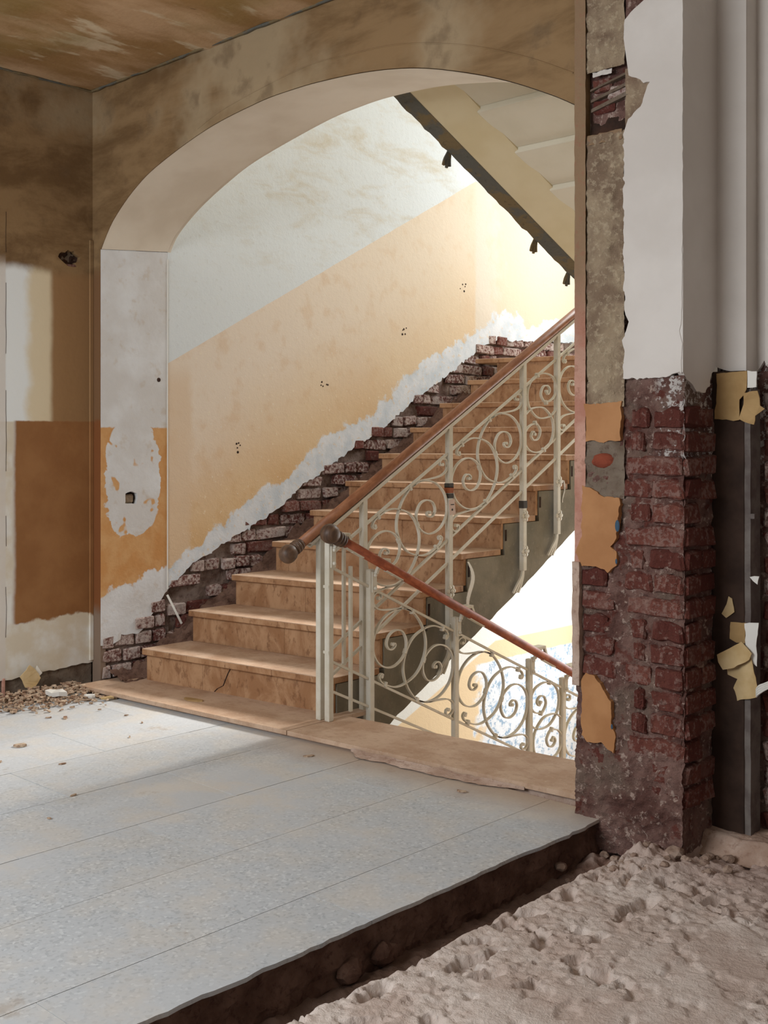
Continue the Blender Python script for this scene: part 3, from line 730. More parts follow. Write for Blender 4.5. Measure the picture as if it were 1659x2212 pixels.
# ------------------------------------------------------------------ stairwell
LAND_Y, FAR_Y = 6.45, 8.0
skirt = [(3.678, .455), (3.8592, .5907), (4.1221, .7031), (4.4738, .8604), (4.6983, 1.0061), (5.0976, 1.216), (5.3976, 1.3509), (5.7161, 1.5569), (6.0054, 1.7094), (6.3635, 1.9065), (6.579, 2.0034), (7.0357, 2.02), (7.5627, 2.05), (8.0, 2.05)]
def build_well():
    w = obj('wall_stairwell', boxes(((XJ-.30, Y1, -2.1), (XJ-.05, FAR_Y+.1, 5))), M['smortar'])
    struct(w, 'stairwell wall, white over ochre with a bare brick strip along the steps')
    low = rag(skirt, .02, .014, 11)
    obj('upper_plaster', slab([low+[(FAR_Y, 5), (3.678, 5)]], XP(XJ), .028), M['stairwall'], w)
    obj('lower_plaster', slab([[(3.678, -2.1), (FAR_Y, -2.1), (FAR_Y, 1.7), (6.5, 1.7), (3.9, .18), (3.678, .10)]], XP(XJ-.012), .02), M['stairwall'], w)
    obj('skirt_mortar', rough(3.68, FAR_Y, 0, 1, .03, lambda a, b: 0, lambda a, u, d: (XJ-.034+.010*fb(a*13, u*6, 2)+.006*fb(a*40, u*18, 2), a, pl(skirt, a)+.05-.42*u)), M['smortar'], w, True)
    # courses of bricks, only where the plaster is off
    z = .04; row = 0
    while z < 2.1:
        y = 3.685+(row % 2)*.06
        while y < 7.75:
            L = R.choice((.10, .115, .13, .2, .22)); c = y+L/2
            s = pl(skirt, c); stair = .03+.1655*(c-3.099)/.295 if c < 6.4 else 1.85
            if z-.03 < s-.012 and z+.06 > min(stair, 1.86)-.26 and z+.03 < s+.05:
                d = R.uniform(-.016, .016)
                if R.random() > .07:
                    brick(w, (XJ-.055+d, c, z+R.uniform(-.004, .004)), (.10, L-.012, .063), 'dbrick' if R.random() < .8 else 'brick', (R.uniform(-.06, .06), R.uniform(-.09, .09), R.uniform(-.10, .10)))
            y += L
        z += .0755; row += 1
    # small drilled holes in the ochre field
    for (y, z) in ((6.2072, 2.3566), (5.5772, 2.0076), (4.8541, 1.6058), (4.1765, 1.2295)):
        bm = bmesh.new()
        for k in range(5): disc_x(bm, (XJ+.0005, y+R.uniform(-.035, .035), z+R.uniform(-.03, .03)), R.uniform(.004, .008), .002, 7)
        obj('drill_holes', bm, M['black'], w)
    bm = bmesh.new(); disc_x(bm, (XJ+.0005, 3.62, 1.60), .012, .002, 8); obj('drill_holes', bm, M['black'], w)
    # far wall with the two stair windows
    xs0, xs1 = -4.62, -2.68
    bb = [((-5.4, FAR_Y, -2.1), (xs0, FAR_Y+.35, 5)), ((xs1, FAR_Y, -2.1), (-1.9, FAR_Y+.35, 5)), ((xs0, FAR_Y, -2.1), (xs1, FAR_Y+.35, -.95)), ((xs0, FAR_Y, 1.35), (xs1, FAR_Y+.35, 2.55)), ((xs0, FAR_Y, 4.35), (xs1, FAR_Y+.35, 5))]
    f = obj('wall_far', boxes(*bb), M['soffit']); struct(f, 'far stairwell wall with the stair windows')
    for i, (a, b) in enumerate(((2.55, 4.35), (-.95, 1.35))):
        bx = [((xs0, FAR_Y+.12, a), (xs0+.06, FAR_Y+.18, b)), ((xs1-.06, FAR_Y+.12, a), (xs1, FAR_Y+.18, b)), ((xs0, FAR_Y+.12, a), (xs1, FAR_Y+.18, a+.06)), ((xs0, FAR_Y+.12, b-.06), (xs1, FAR_Y+.18, b)), ((-3.68, FAR_Y+.12, a), (-3.62, FAR_Y+.18, b))]
        struct(obj('window_%d' % (i+1), boxes(*bx), M['winframe']), 'white framed stair window in the far wall')
    s = obj('wall_side', boxes(((-2.15, Y1, -2.1), (-1.9, FAR_Y+.1, 5))), M['soffit']); struct(s, 'blank side wall of the stairwell beyond the pier')
    c = obj('ceiling_stairwell', boxes(((-5.4, Y1, 5), (-1.9, FAR_Y+.4, 5.1))), M['soffit']); struct(c, 'ceiling high above the stairs')
    fl = obj('floor_landing', boxes(((XJ, 6.35, -2.15), (-2.15, FAR_Y, -1.97)), ((XJ, 3.6, -4.1), (-2.15, FAR_Y, -3.95))), M['tread']); struct(fl, 'landing below')
build_well()

# ------------------------------------------------------------------ main flight of stairs
XL0, XR0 = -4.95, -3.71
yl = lambda n: 3.099+.295*n
yr = lambda n: 3.235+.312*n
zn = lambda n: .03+.1655*n
NS = 11
def build_stairs():
    st = empty('staircase', (-4.33, 3.3, 0))
    tag(st, 'limestone staircase climbing from the arch, tan treads and mottled ochre risers', 'staircase')
    # wide bottom threshold in two stones
    def thr(x0, x1, yb0, yb1, seed):
        f = lambda x: lerp(3.128, 3.352, (x+4.86)/2.6)
        F = [(x0+(x1-x0)*i/12, f(x0+(x1-x0)*i/12)) for i in range(13)]
        return slab([F+[(x1, yb1), (x0, yb0)]], lambda a, b, t: (a, b, .03-t), .019)
    a = keep(obj('threshold', thr(-5.10, -3.645, 3.75, 3.75, 1), M['tread']), st)
    b = keep(obj('threshold', thr(-3.64, -2.195, 3.592, 3.735, 2), M['tread']), st)
    bm = boxes(((-5.08, 3.30, -.02), (-2.2, 3.58, .0115)))
    for v in bm.verts:
        if v.co.y < 3.4: v.co.y = lerp(3.152, 3.372, (v.co.x+4.86)/2.6)
    keep(obj('threshold_bed', bm, M['kerb']), st)
    for n in range(1, NS+1):
        z = zn(n); t = .032; ov = .028
        last = n == NS
        bl = yl(n+1)+.02 if not last else LAND_Y+.5
        br = yr(n+1)+.02 if not last else LAND_Y+.5
        jn = lerp(XL0, XR0, R.choice((.45, .62, .72, .8))) if n in (1, 4, 8) else None
        ed = lambda x, k: lerp(yl(k), yr(k), (x-XL0)/(XR0-XL0))
        parts = [(XL0-(.14 if last else 0), XR0)] if jn is None else [(XL0, jn-.001), (jn+.001, XR0)]
        for (a, b) in parts:
            y0, y1 = ed(a, n), ed(b, n); c0 = lerp(bl, br, (a-XL0)/(XR0-XL0)); c1 = lerp(bl, br, (b-XL0)/(XR0-XL0))
            bm = bmesh.new(); hexa(bm, [(a, y0, z-t), (b, y1, z-t), (b, c1, z-t), (a, c0, z-t), (a, y0, z), (b, y1, z), (b, c1, z), (a, c0, z)])
            bev(bm, .003); bm.normal_update()
            for f_ in bm.faces: f_.material_index = 1 if f_.normal.z < .4 else 0  # nosing fronts take the darker riser colour to paint their shade
            keep(obj('tread', bm, [M['tread'], M['riser']]), st)
        z0 = zn(n-1) if n > 1 else .03
        q = .02
        jr = (.33, .52, .4, .66, .5, .3, .6, .45, .55, .38, .5)[n-1]
        xm = lerp(XL0, XR0, jr)
        for (a, b) in ((XL0+.006, xm-.0008), (xm+.0008, XR0-.006)):
            y0, y1 = ed(a, n)+ov, ed(b, n)+ov
            bm = bmesh.new(); hexa(bm, [(a, y0, z0-.002), (b, y1, z0-.002), (b, y1+q, z0-.002), (a, y0+q, z0-.002), (a, y0, z-t), (b, y1, z-t), (b, y1+q, z-t), (a, y0+q, z-t)])
            keep(obj('riser', bm, M['riser']), st)
    # broken piece and crack in the lowest riser
    bm = bmesh.new(); xm = lambda v: lerp(yl(1), yr(1), (v-XL0)/(XR0-XL0))+.026
    P = [(-4.46, .032), (-4.44, .05), (-4.40, .07), (-4.385, .10), (-4.37, .13), (-4.352, .158)]
    for (a, b), (c, d) in zip(P, P[1:]):
        hexa(bm, [(a, xm(a)-.0005, b), (c, xm(c)-.0005, d), (c, xm(c)+.004, d), (a, xm(a)+.004, b), (a+.005, xm(a)-.0005, b), (c+.006, xm(c)-.0005, d), (c+.006, xm(c)+.004, d), (a+.005, xm(a)+.004, b)])
    keep(obj('crack', bm, M['black']), st)
    # grey stringer: side face under the treads
    top = []
    for n in range(1, NS):
        top += [(yr(n)+.05, zn(n-1)-.0 if n > 1 else .0), (yr(n)+.05, zn(n)-.034), (yr(n+1)+.05, zn(n)-.034)]
    top.append((LAND_Y+.9, zn(NS)-.05))
    bot = [(LAND_Y+.9, 1.45), (6.55, 1.33), (5.509, .753), (4.963, .45), (4.45, .19), (3.954, -.077), (3.70, -.22), (3.55, -.30)]
    s = keep(obj('stringer', slab([[(3.55, .0)]+top+rag(bot, .05, .006, 3)], XP(XR0+.002), .10), M['grey']), st)
    s['label'] = 'grey cement rendered side of the flight'
    # plastered soffit of the flight
    bm = bmesh.new(); V = [[bm.verts.new((x, y, z+.004)) for y, z in bot] for x in (XJ+.0, XR0-.09)]
    for k in range(len(bot)-1): bm.faces.new((V[0][k], V[0][k+1], V[1][k+1], V[1][k]))
    keep(obj('flight_soffit', bm, M['cream']), st)
    # dark blocks drawing the shade of slots between riser ends and render
    for n in (3, 4, 5, 6, 7):
        y = yr(n)+.052; z = zn(n)-.125
        keep(obj('shadow_slot', boxes(((XR0-.02, y, z), (XR0+.003, y+.016, z+.06))), M['black']), st)
    # loose strip of peeling paper on the stringer edge
    bm = bmesh.new(); P = []
    for i in range(14):
        t = i/13; P.append((XR0+.006+.02*math.sin(t*3.14)+.01*t, yr(4)+.05+.018*math.sin(t*6.0)+.012*t-.02*t*t, zn(4)-.045-.235*t))
    for p, q in zip(P, P[1:]):
        w0 = .010+.012*math.sin(3.14*P.index(p)/13); 
        hexa(bm, [(p[0], p[1]-w0, p[2]), (p[0], p[1]+w0*.4, p[2]), (p[0]+.002, p[1]+w0*.4, p[2]), (p[0]+.002, p[1]-w0, p[2]), (q[0], q[1]-w0, q[2]), (q[0], q[1]+w0*.4, q[2]), (q[0]+.002, q[1]+w0*.4, q[2]), (q[0]+.002, q[1]-w0, q[2])])
    keep(obj('peeling_strip', bm, M['white']), st)
    bm = bmesh.new(); P = [(XR0+.006, yr(7)-.03+.012*math.sin(t*.5), zn(6)+.02-.0125*t) for t in range(11)]
    tube(bm, P, .004, 6); keep(obj('peeling_strip', bm, M['white']), st)
    # fill of rubble at the inner ends of the lower steps
    f = lambda a, u: (XJ-.02+.19*u, a, max(zn((a-3.099)/.295-1.35), .0)+.05*(1-u)+.035*fb(a*12, u*3, 2)+.018*fb(a*40, u*9, 6)+.02)
    bm = rough(3.30, 6.2, 0, 1, .02, lambda a, b: 0, lambda a, u, d: f(a, u))
    keep(obj('rubble_fill', bm, M['bfill'], None, True), st)['kind'] = 'stuff'
    return st
stairs = build_stairs()

# flight going down on the other side of the well
def build_down():
    st = empty('lower_flight', (-2.9, 3.9, -.5)); tag(st, 'flight of steps going down behind the threshold under the low railing', 'staircase')
    for n in range(1, 12):
        z = .03-.167*n; y = 3.68+.29*(n-1)
        bm = boxes(((-3.58, y, z-.032), (-2.16, y+.31, z))); keep(obj('tread', bm, M['tread']), st)
        bm = boxes(((-3.57, y, z), (-2.17, y+.02, z+.135))); keep(obj('riser', bm, M['riser']), st)
    P = [(3.60, -.02), (3.60, -.40), (6.9, -2.2), (6.9, -1.9), (6.6, -1.84)]
    keep(obj('stringer', slab([P], XP(-3.585), .06), M['grey']), st)
    return st
build_down()

# flight overhead: stringer with torn underside, stepped soffit
def build_up():
    st = empty('upper_flight', (-2.9, 4.6, 2.6)); tag(st, 'flight of stairs overhead, cream stepped soffit with torn grey stringer edge', 'staircase')
    SL = -.4696; e0 = (3.864, 2.871)             # left lower arris on x = -3.6
    zb = lambda y, x=-3.6: e0[1]+SL*(y-e0[0])+(x+3.6)*.0
    # underside strip, ragged on its outer edge
    bm = bmesh.new(); N = 110; A = []
    for i in range(N+1):
        y = 3.0+i*(6.6-3.0)/N
        a = -3.60-.010*max(0, fb(y*6, 1, 3))-.016*max(0, fb(y*17, 5, 1)); z = zb(y)
        A.append([bm.verts.new((a, y, z-.012*max(0, fb(y*9, 3, 1)))), bm.verts.new((-3.552+.002*fb(y*20, 8, 1), y, z-.004*fb(y*25, 2, 2))), bm.verts.new((-3.505, y, z+.002)), bm.verts.new((a-.004, y, z+.05)), ])
    for p, q in zip(A, A[1:]):
        bm.faces.new((p[0], q[0], q[1], p[1])); bm.faces.new((p[1], q[1], q[2], p[2])); bm.faces.new((p[3], q[3], q[0], p[0]))
    keep(obj('torn_underside', bm, M['torn']), st)
    # stringer body with cream inner cheek
    for nm, x0, x1, h, mt in (('stringer', -3.598, -3.505, .34, 'grey'), ('inner_cheek', -3.505, -3.31, .34, 'cream')):
        up = .0 if nm == 'stringer' else .03
        dz = .004 if nm == 'stringer' else .075
        bm = bmesh.new(); ys = (3.0, 6.62)
        if nm == 'stringer': hexa(bm, [(x0, ys[0], zb(ys[0])+dz), (x1, ys[0], zb(ys[0])+dz), (x1, ys[1], zb(ys[1])+dz), (x0, ys[1], zb(ys[1])+dz), (x0, ys[0], zb(ys[0])+h), (x1, ys[0], zb(ys[0])+h), (x1, ys[1], zb(ys[1])+h), (x0, ys[1], zb(ys[1])+h)])
        else: hexa(bm, [(x0, ys[0], zb(ys[0])+.006), (x1, ys[0], zb(ys[0])+dz), (x1, ys[1], zb(ys[1])+dz), (x0, ys[1], zb(ys[1])+.006), (x0, ys[0], zb(ys[0])+h), (x1, ys[0], zb(ys[0])+h), (x1, ys[1], zb(ys[1])+h), (x0, ys[1], zb(ys[1])+h)])
        keep(obj(nm, bm, M[mt]), st)
    # stepped soffit
    g = .29; 
    for k in range(-3, 9):
        y = 4.14+g*k; z = zb(y)+.085
        bm = bmesh.new(); x0, x1 = -3.33, -2.16; zz = z
        hexa(bm, [(x0, y-g+.0, zz+.112), (x1, y-g+.0, zz+.112), (x1, y, zz), (x0, y, zz), (x0, y-g, zz+.40), (x1, y-g, zz+.40), (x1, y, zz+.28), (x0, y, zz+.28)])
        bev(bm, .006, 2); bm.normal_update()
        keep(obj('soffit_step', bm, M['ivory']), st)
    # iron feet of the railing above
    for y, z in ((4.27, 2.655), (4.99, 2.32), (5.30, 2.175)):
        bm = bmesh.new()
        for d, tw in ((-.03, 0.), (.0, .01), (.03, .0)):
            P = smooth_path([(-3.606, y, z+.05), (-3.608, y-.008+d*.35, z+.02), (-3.61, y-.016+d*.6, z-.006), (-3.612, y-.018+d*.8, z-.034-tw)], 4)
            sweep_flat(bm, P, .015, .008)
        keep(obj('post_foot', bm, M['torn']), st)
    return st
build_up()
# ------------------------------------------------------------------ wrought iron railings
SC = [(.155,.003),(.141,.013),(.139,.001),(.159,-.021),(.183,-.028),(.198,-.008),(.18,.037),(.137,.075),(.092,.087),(.064,.064),(.059,.03),(.069,-.006),(.092,-.045),(.144,-.095),(.201,-.12),(.252,-.118),(.285,-.086),(.288,-.031),(.263,.041),(.208,.114),(.144,.166),(.074,.2),(.014,.206)]
SD = [(.014,.206),(.088,.196),(.166,.163),(.237,.136),(.281,.135),(.292,.162),(.277,.194),(.252,.212),(.234,.209),(.237,.19),(.252,.184)]
SE = [(.014,.206),(-.021,.19),(-.052,.165),(-.074,.128),(-.082,.087),(-.075,.038),(-.048,-.028),(-.001,-.094),(.074,-.157),(.137,-.191),(.194,-.201),(.234,-.199),(.248,-.18),(.234,-.16),(.223,-.161),(.232,-.172)]
SF = [(.055,.089),(.069,.065),(.088,.08),(.064,.116),(.024,.13),(.003,.102),(.021,.062),(.05,.032),(.108,.017),(.143,.033),(.147,.081),(.108,.146),(.036,.199),(-.03,.222),(-.086,.22),(-.118,.187),(-.12,.128),(-.095,.068),(-.035,-.005),(.026,-.044),(.093,-.068),(.145,-.063)]
def railing(root, X, posts, slope, top, b2, b3, mirror, kinds):
    """posts: y of each post; slope/top/b2/b3: lines of the bars; kinds: what fills each bay"""
    part = lambda nm, bm, m='iron', sm=False: keep(obj(nm, bm, M[m], None, sm), root)
    for a, b, kd in zip(posts, posts[1:], kinds):
        y0, y1 = a+.015, b-.015
        for fn in (top, b2, b3):
            bm = bmesh.new(); sweep_flat(bm, [Vector((X, y0, fn(y0))), Vector((X, y1, fn(y1)))], .011, .013); part('rail_bar', bm)
        ym = (a+b)/2; zm = (top(ym)+b2(ym))/2
        def put(Sx, rev, nm, scale=1.):
            P = []
            for s, t in Sx:
                if rev: s, t = -s, -t
                if mirror: s = -s
                P.append((X, ym+s*scale, zm+t+slope*s*scale))
            q = smooth_path(P, 4); bm = bmesh.new(); sweep_flat(bm, q, .0068, .015)
            return bm, P
        def eye(bm, p): disc_x(bm, p, .0085, .017, 10)
        clips = []
        if kd == 'wide':
            k = (b-a)/.6127
            for Sx, ends in ((SC, (0,)), (SD, (-1,)), (SE, (-1,))):
                for rev in (False, True):
                    bm, P = put(Sx, rev, 'scroll', k)
                    for e in ends: eye(bm, P[e])
                    part('scroll', bm)
            for s, t in ((.014, .206), (.208, -.201), (-.014, -.206), (-.208, .201), (.066, .0), (-.066, .0)): clips.append((s*k, t))
        elif kd == 'narrow':
            for rev in (False, True):
                bm, P = put(SF, rev, 'scroll', (b-a)/.319); eye(bm, P[0]); part('scroll', bm)
            for s, t in ((-.03, .222), (.03, -.222), (.05, .030), (-.05, -.030)): clips.append((s, t))
        for s, t in clips:
            if mirror: s = -s
            bm = bmesh.new(); c = (X, ym+s, zm+t+slope*s); box(bm, (c[0]-.0115, c[1]-.007, c[2]-.0125), (c[0]+.0115, c[1]+.007, c[2]+.0125))
            bmesh.ops.rotate(bm, cent=c, matrix=Matrix.Rotation(math.atan(slope), 3, 'X'), verts=bm.verts); bev(bm, .002); part('collar', bm)
def post_bm(X, y, z0, z1, w=.03):
    bm = bmesh.new(); box(bm, (X-w/2, y-w/2, z0), (X+w/2, y+w/2, z1)); bev(bm, .0025); return bm
def rosette(X, y, z):
    bm = bmesh.new(); ball(bm, (X+.018, y, z), .011, 8, 6)
    for k in range(6):
        a = k*math.pi/3; ball(bm, (X+.013, y+.021*math.cos(a), z+.021*math.sin(a)), .0125, 8, 6, (.7, 1, 1))
    return bm
def feet(X, y, z):
    bm = bmesh.new()
    for d in (-.022, 0, .022):
        P = smooth_path([(X, y+d*.1, z), (X, y-.008+d*.3, z-.04), (X-.002, y-.034+d*.8, z-.085), (X-.004, y-.062+d, z-.125)], 4)
        sweep_flat(bm, P, .011, .010)
    return bm
def knob(P, d, r):
    """turned ball with collar rings at the end P of a rod running along d"""
    bm = bmesh.new(); d = Vector(d).normalized(); P = Vector(P)
    prof = [(-.95, .15), (-.9, .45), (-.7, .74), (-.4, .94), (0, 1), (.4, .94), (.72, .76), (.95, .56), (1.0, .74), (1.2, .76), (1.25, .62), (1.32, .62), (1.37, .74), (1.6, .74), (1.66, .6), (1.8, .58), (1.86, .68), (2.0, .66), (2.06, .5)]
    tube(bm, [P+d*a*r for a, _ in prof], [b*r for _, b in prof], 20); return bm

SU = .553
up_top = lambda y: .893+.553*(y-3.773)
up_b2 = lambda y: .915+.545*(y-4.6)
up_b3 = lambda y: .800+.548*(y-4.6)
up_hr = lambda y: -1.0475+.5581*y
XU, XD = -3.68, -3.63
def build_upper_rail():
    r = empty('stair_railing', (XU, 3.466, .03))
    tag(r, 'cream wrought iron scroll railing rising with the stairs under a brown wooden handrail', 'railing')
    posts = [3.466, 3.739, 4.352, 4.972, 5.291, 5.904, 6.4]
    railing(r, XU, posts, SU, up_top, up_b2, up_b3, False, ['bars', 'wide', 'wide', 'narrow', 'wide', 'wide'])
    for i, y in enumerate(posts):
        zt = up_hr(y)-.03; zb = .03 if i == 0 else up_hr(y)-1.16
        if i == 1: zb = -.12
        p = keep(obj('post', post_bm(XU, y, zb, zt), M['iron']), r)
        if i:
            q = .62 if i > 1 else .6
            if i > 1:
                for dz in (.105, .295): keep(obj('rosette', rosette(XU, y, zb+dz), M['iron']), p)
            keep(obj('post_foot', feet(XU, y, zb+.01), M['iron']), r)
    # extra upright in the narrow first bay
    bm = bmesh.new(); box(bm, (XU-.007, 3.605, .25), (XU+.007, 3.619, up_hr(3.612)-.115)); keep(obj('thin_upright', bm, M['iron']), r)
    # flat iron under the handrail, and the rail with its knob
    y0, y1 = 3.40, 6.5
    bm = bmesh.new(); sweep_flat(bm, [Vector((XU, y0, up_hr(y0)-.032)), Vector((XU, y1, up_hr(y1)-.032))], .012, .034)
    sweep_flat(bm, [Vector((XU, y0, up_hr(y0)-.046)), Vector((XU, y1, up_hr(y1)-.046))], .010, .014); keep(obj('carrier_bar', bm, M['iron']), r)
    bm = bmesh.new(); h = keep(obj('handrail', tube(bm, [(XU, y, up_hr(y)) for y in (3.34, 4.0, 5.0, 6.5)], .0235, 16), M['wood'], None, True), r)
    k = obj('knob', knob((XU, 3.275, up_hr(3.275)), (0, 1, .5581), .041), M['darkwood'], None, True); k.parent = h
    k['label'] = 'dark turned ball end'
    # small bracket at the newel
    bm = bmesh.new(); box(bm, (XU-.05, 3.40, .805), (XU-.012, 3.47, .83)); bev(bm, .004); keep(obj('bracket', bm, M['iron']), r)
    # tapes and a paper label on the third post
    y = 4.352
    for z, h_, m in ((1.035, .022, 'tape'), (1.008, .03, 'tape2'), (.982, .024, 'tape')):
        bm = bmesh.new(); box(bm, (XU-.0165, y-.0165, z), (XU+.0165, y+.0165, z+h_)); keep(obj('tape_wrap', bm, M[m]), r)
    bm = bmesh.new(); box(bm, (XU+.0155, y-.018, .90), (XU+.018, y+.026, .975)); bmesh.ops.rotate(bm, cent=(XU, y, .94), matrix=Matrix.Rotation(.12, 3, 'X'), verts=bm.verts)
    lab = keep(obj('paper_label', bm, M['sticker']), r); lab['label'] = 'small pale paper label stuck on the post'
    bm = bmesh.new(); disc_x(bm, (XU+.0186, y+.004, .925), .006, .001, 8); box(bm, (XU+.018, y-.008, .948), (XU+.0188, y+.018, .953)); keep(obj('label_print', bm, M['tape']), r)
    bm = bmesh.new(); box(bm, (XU-.0165, 4.972-.0165, .905), (XU+.0165, 4.972+.0165, .945)); keep(obj('tape_wrap', bm, M['tape']), r)
    return r
build_upper_rail()

dn_top = lambda y: .7027-.4585*(y-3.5)
dn_b2 = lambda y: .285-.4836*(y-3.5)
dn_b3 = lambda y: .1535-.4607*(y-3.5)
dn_hr = lambda y: 2.4937-.475*y
def build_lower_rail():
    r = empty('stair_railing', (XD, 3.472, .03))
    tag(r, 'cream wrought iron scroll railing going down beside the threshold under a red-brown handrail', 'railing')
    posts = [3.472, 3.733, 4.339, 4.959, 5.271, 5.88, 6.3]
    railing(r, XD, posts, -.468, dn_top, dn_b2, dn_b3, True, ['bars', 'wide', 'wide', 'narrow', 'wide', 'wide'])
    XH = XD+.05
    for i, y in enumerate(posts):
        zt = dn_hr(y)-.04 if i else .82
        keep(obj('post', post_bm(XD, y, .03 if i == 0 else (-.05 if i == 1 else dn_hr(y)-1.05), zt), M['iron']), r)
        # goose-neck bracket: plate, bolts, arm up to the rail
        bm = bmesh.new(); zc = dn_top(y)+(.03 if i else .045)
        box(bm, (XD+.015, y-.006, zc-.05), (XD+.022, y+.022, zc+.045))
        P = smooth_path([(XD+.03, y+.008, zc+.035), (XD+.034, y+.018, zc+.062), (XD+.04, y+.042, zc+.084), (XD+.045, y+.075, zc+.088), (XD+.05, y+.10, dn_hr(y+.10)-.024)], 4); sweep_flat(bm, P, .012, .016)
        box(bm, (XD+.0, y+.0, zc+.085), (XD+.05, y+.085, zc+.100))
        br = keep(obj('bracket', bm, M['iron']), r)
        for dz in (-.032, .028):
            bm = bmesh.new(); ball(bm, (XD+.026, y+.008, zc+dz), .009, 10, 6)
            b = obj('bolt', bm, M['iron'], None, True); b.parent = br
        bm = bmesh.new(); q = y+.10; hexa(bm, [(XH-.012, q-.05, dn_hr(q-.05)-.026), (XH+.012, q-.05, dn_hr(q-.05)-.026), (XH+.012, q+.06, dn_hr(q+.06)-.026), (XH-.012, q+.06, dn_hr(q+.06)-.026), (XH-.012, q-.05, dn_hr(q-.05)-.019), (XH+.012, q-.05, dn_hr(q-.05)-.019), (XH+.012, q+.06, dn_hr(q+.06)-.019), (XH-.012, q+.06, dn_hr(q+.06)-.019)])
        keep(obj('rail_plate', bm, M['iron']), r)
    bm = bmesh.new(); box(bm, (XD-.007, 3.599, .05), (XD+.007, 3.613, .705)); keep(obj('thin_upright', bm, M['iron']), r)
    # washers between the twin newel posts
    bm = bmesh.new()
    for z in (.62, .33): box(bm, (XD-.02, 3.455, z), (XD+.014, 3.46, z+.012))
    keep(obj('spacer', bm, M['iron']), r)
    bm = bmesh.new(); h = keep(obj('handrail', tube(bm, [(XH, y, dn_hr(y)) for y in (3.50, 4.2, 5.2, 6.4)], .0225, 16), M['redwood'], None, True), r)
    k = obj('knob', knob((XH, 3.43, dn_hr(3.43)), (0, 1, -.475), .044), M['darkwood'], None, True); k.parent = h; k['label'] = 'dark turned ball end'
    return r
build_lower_rail()

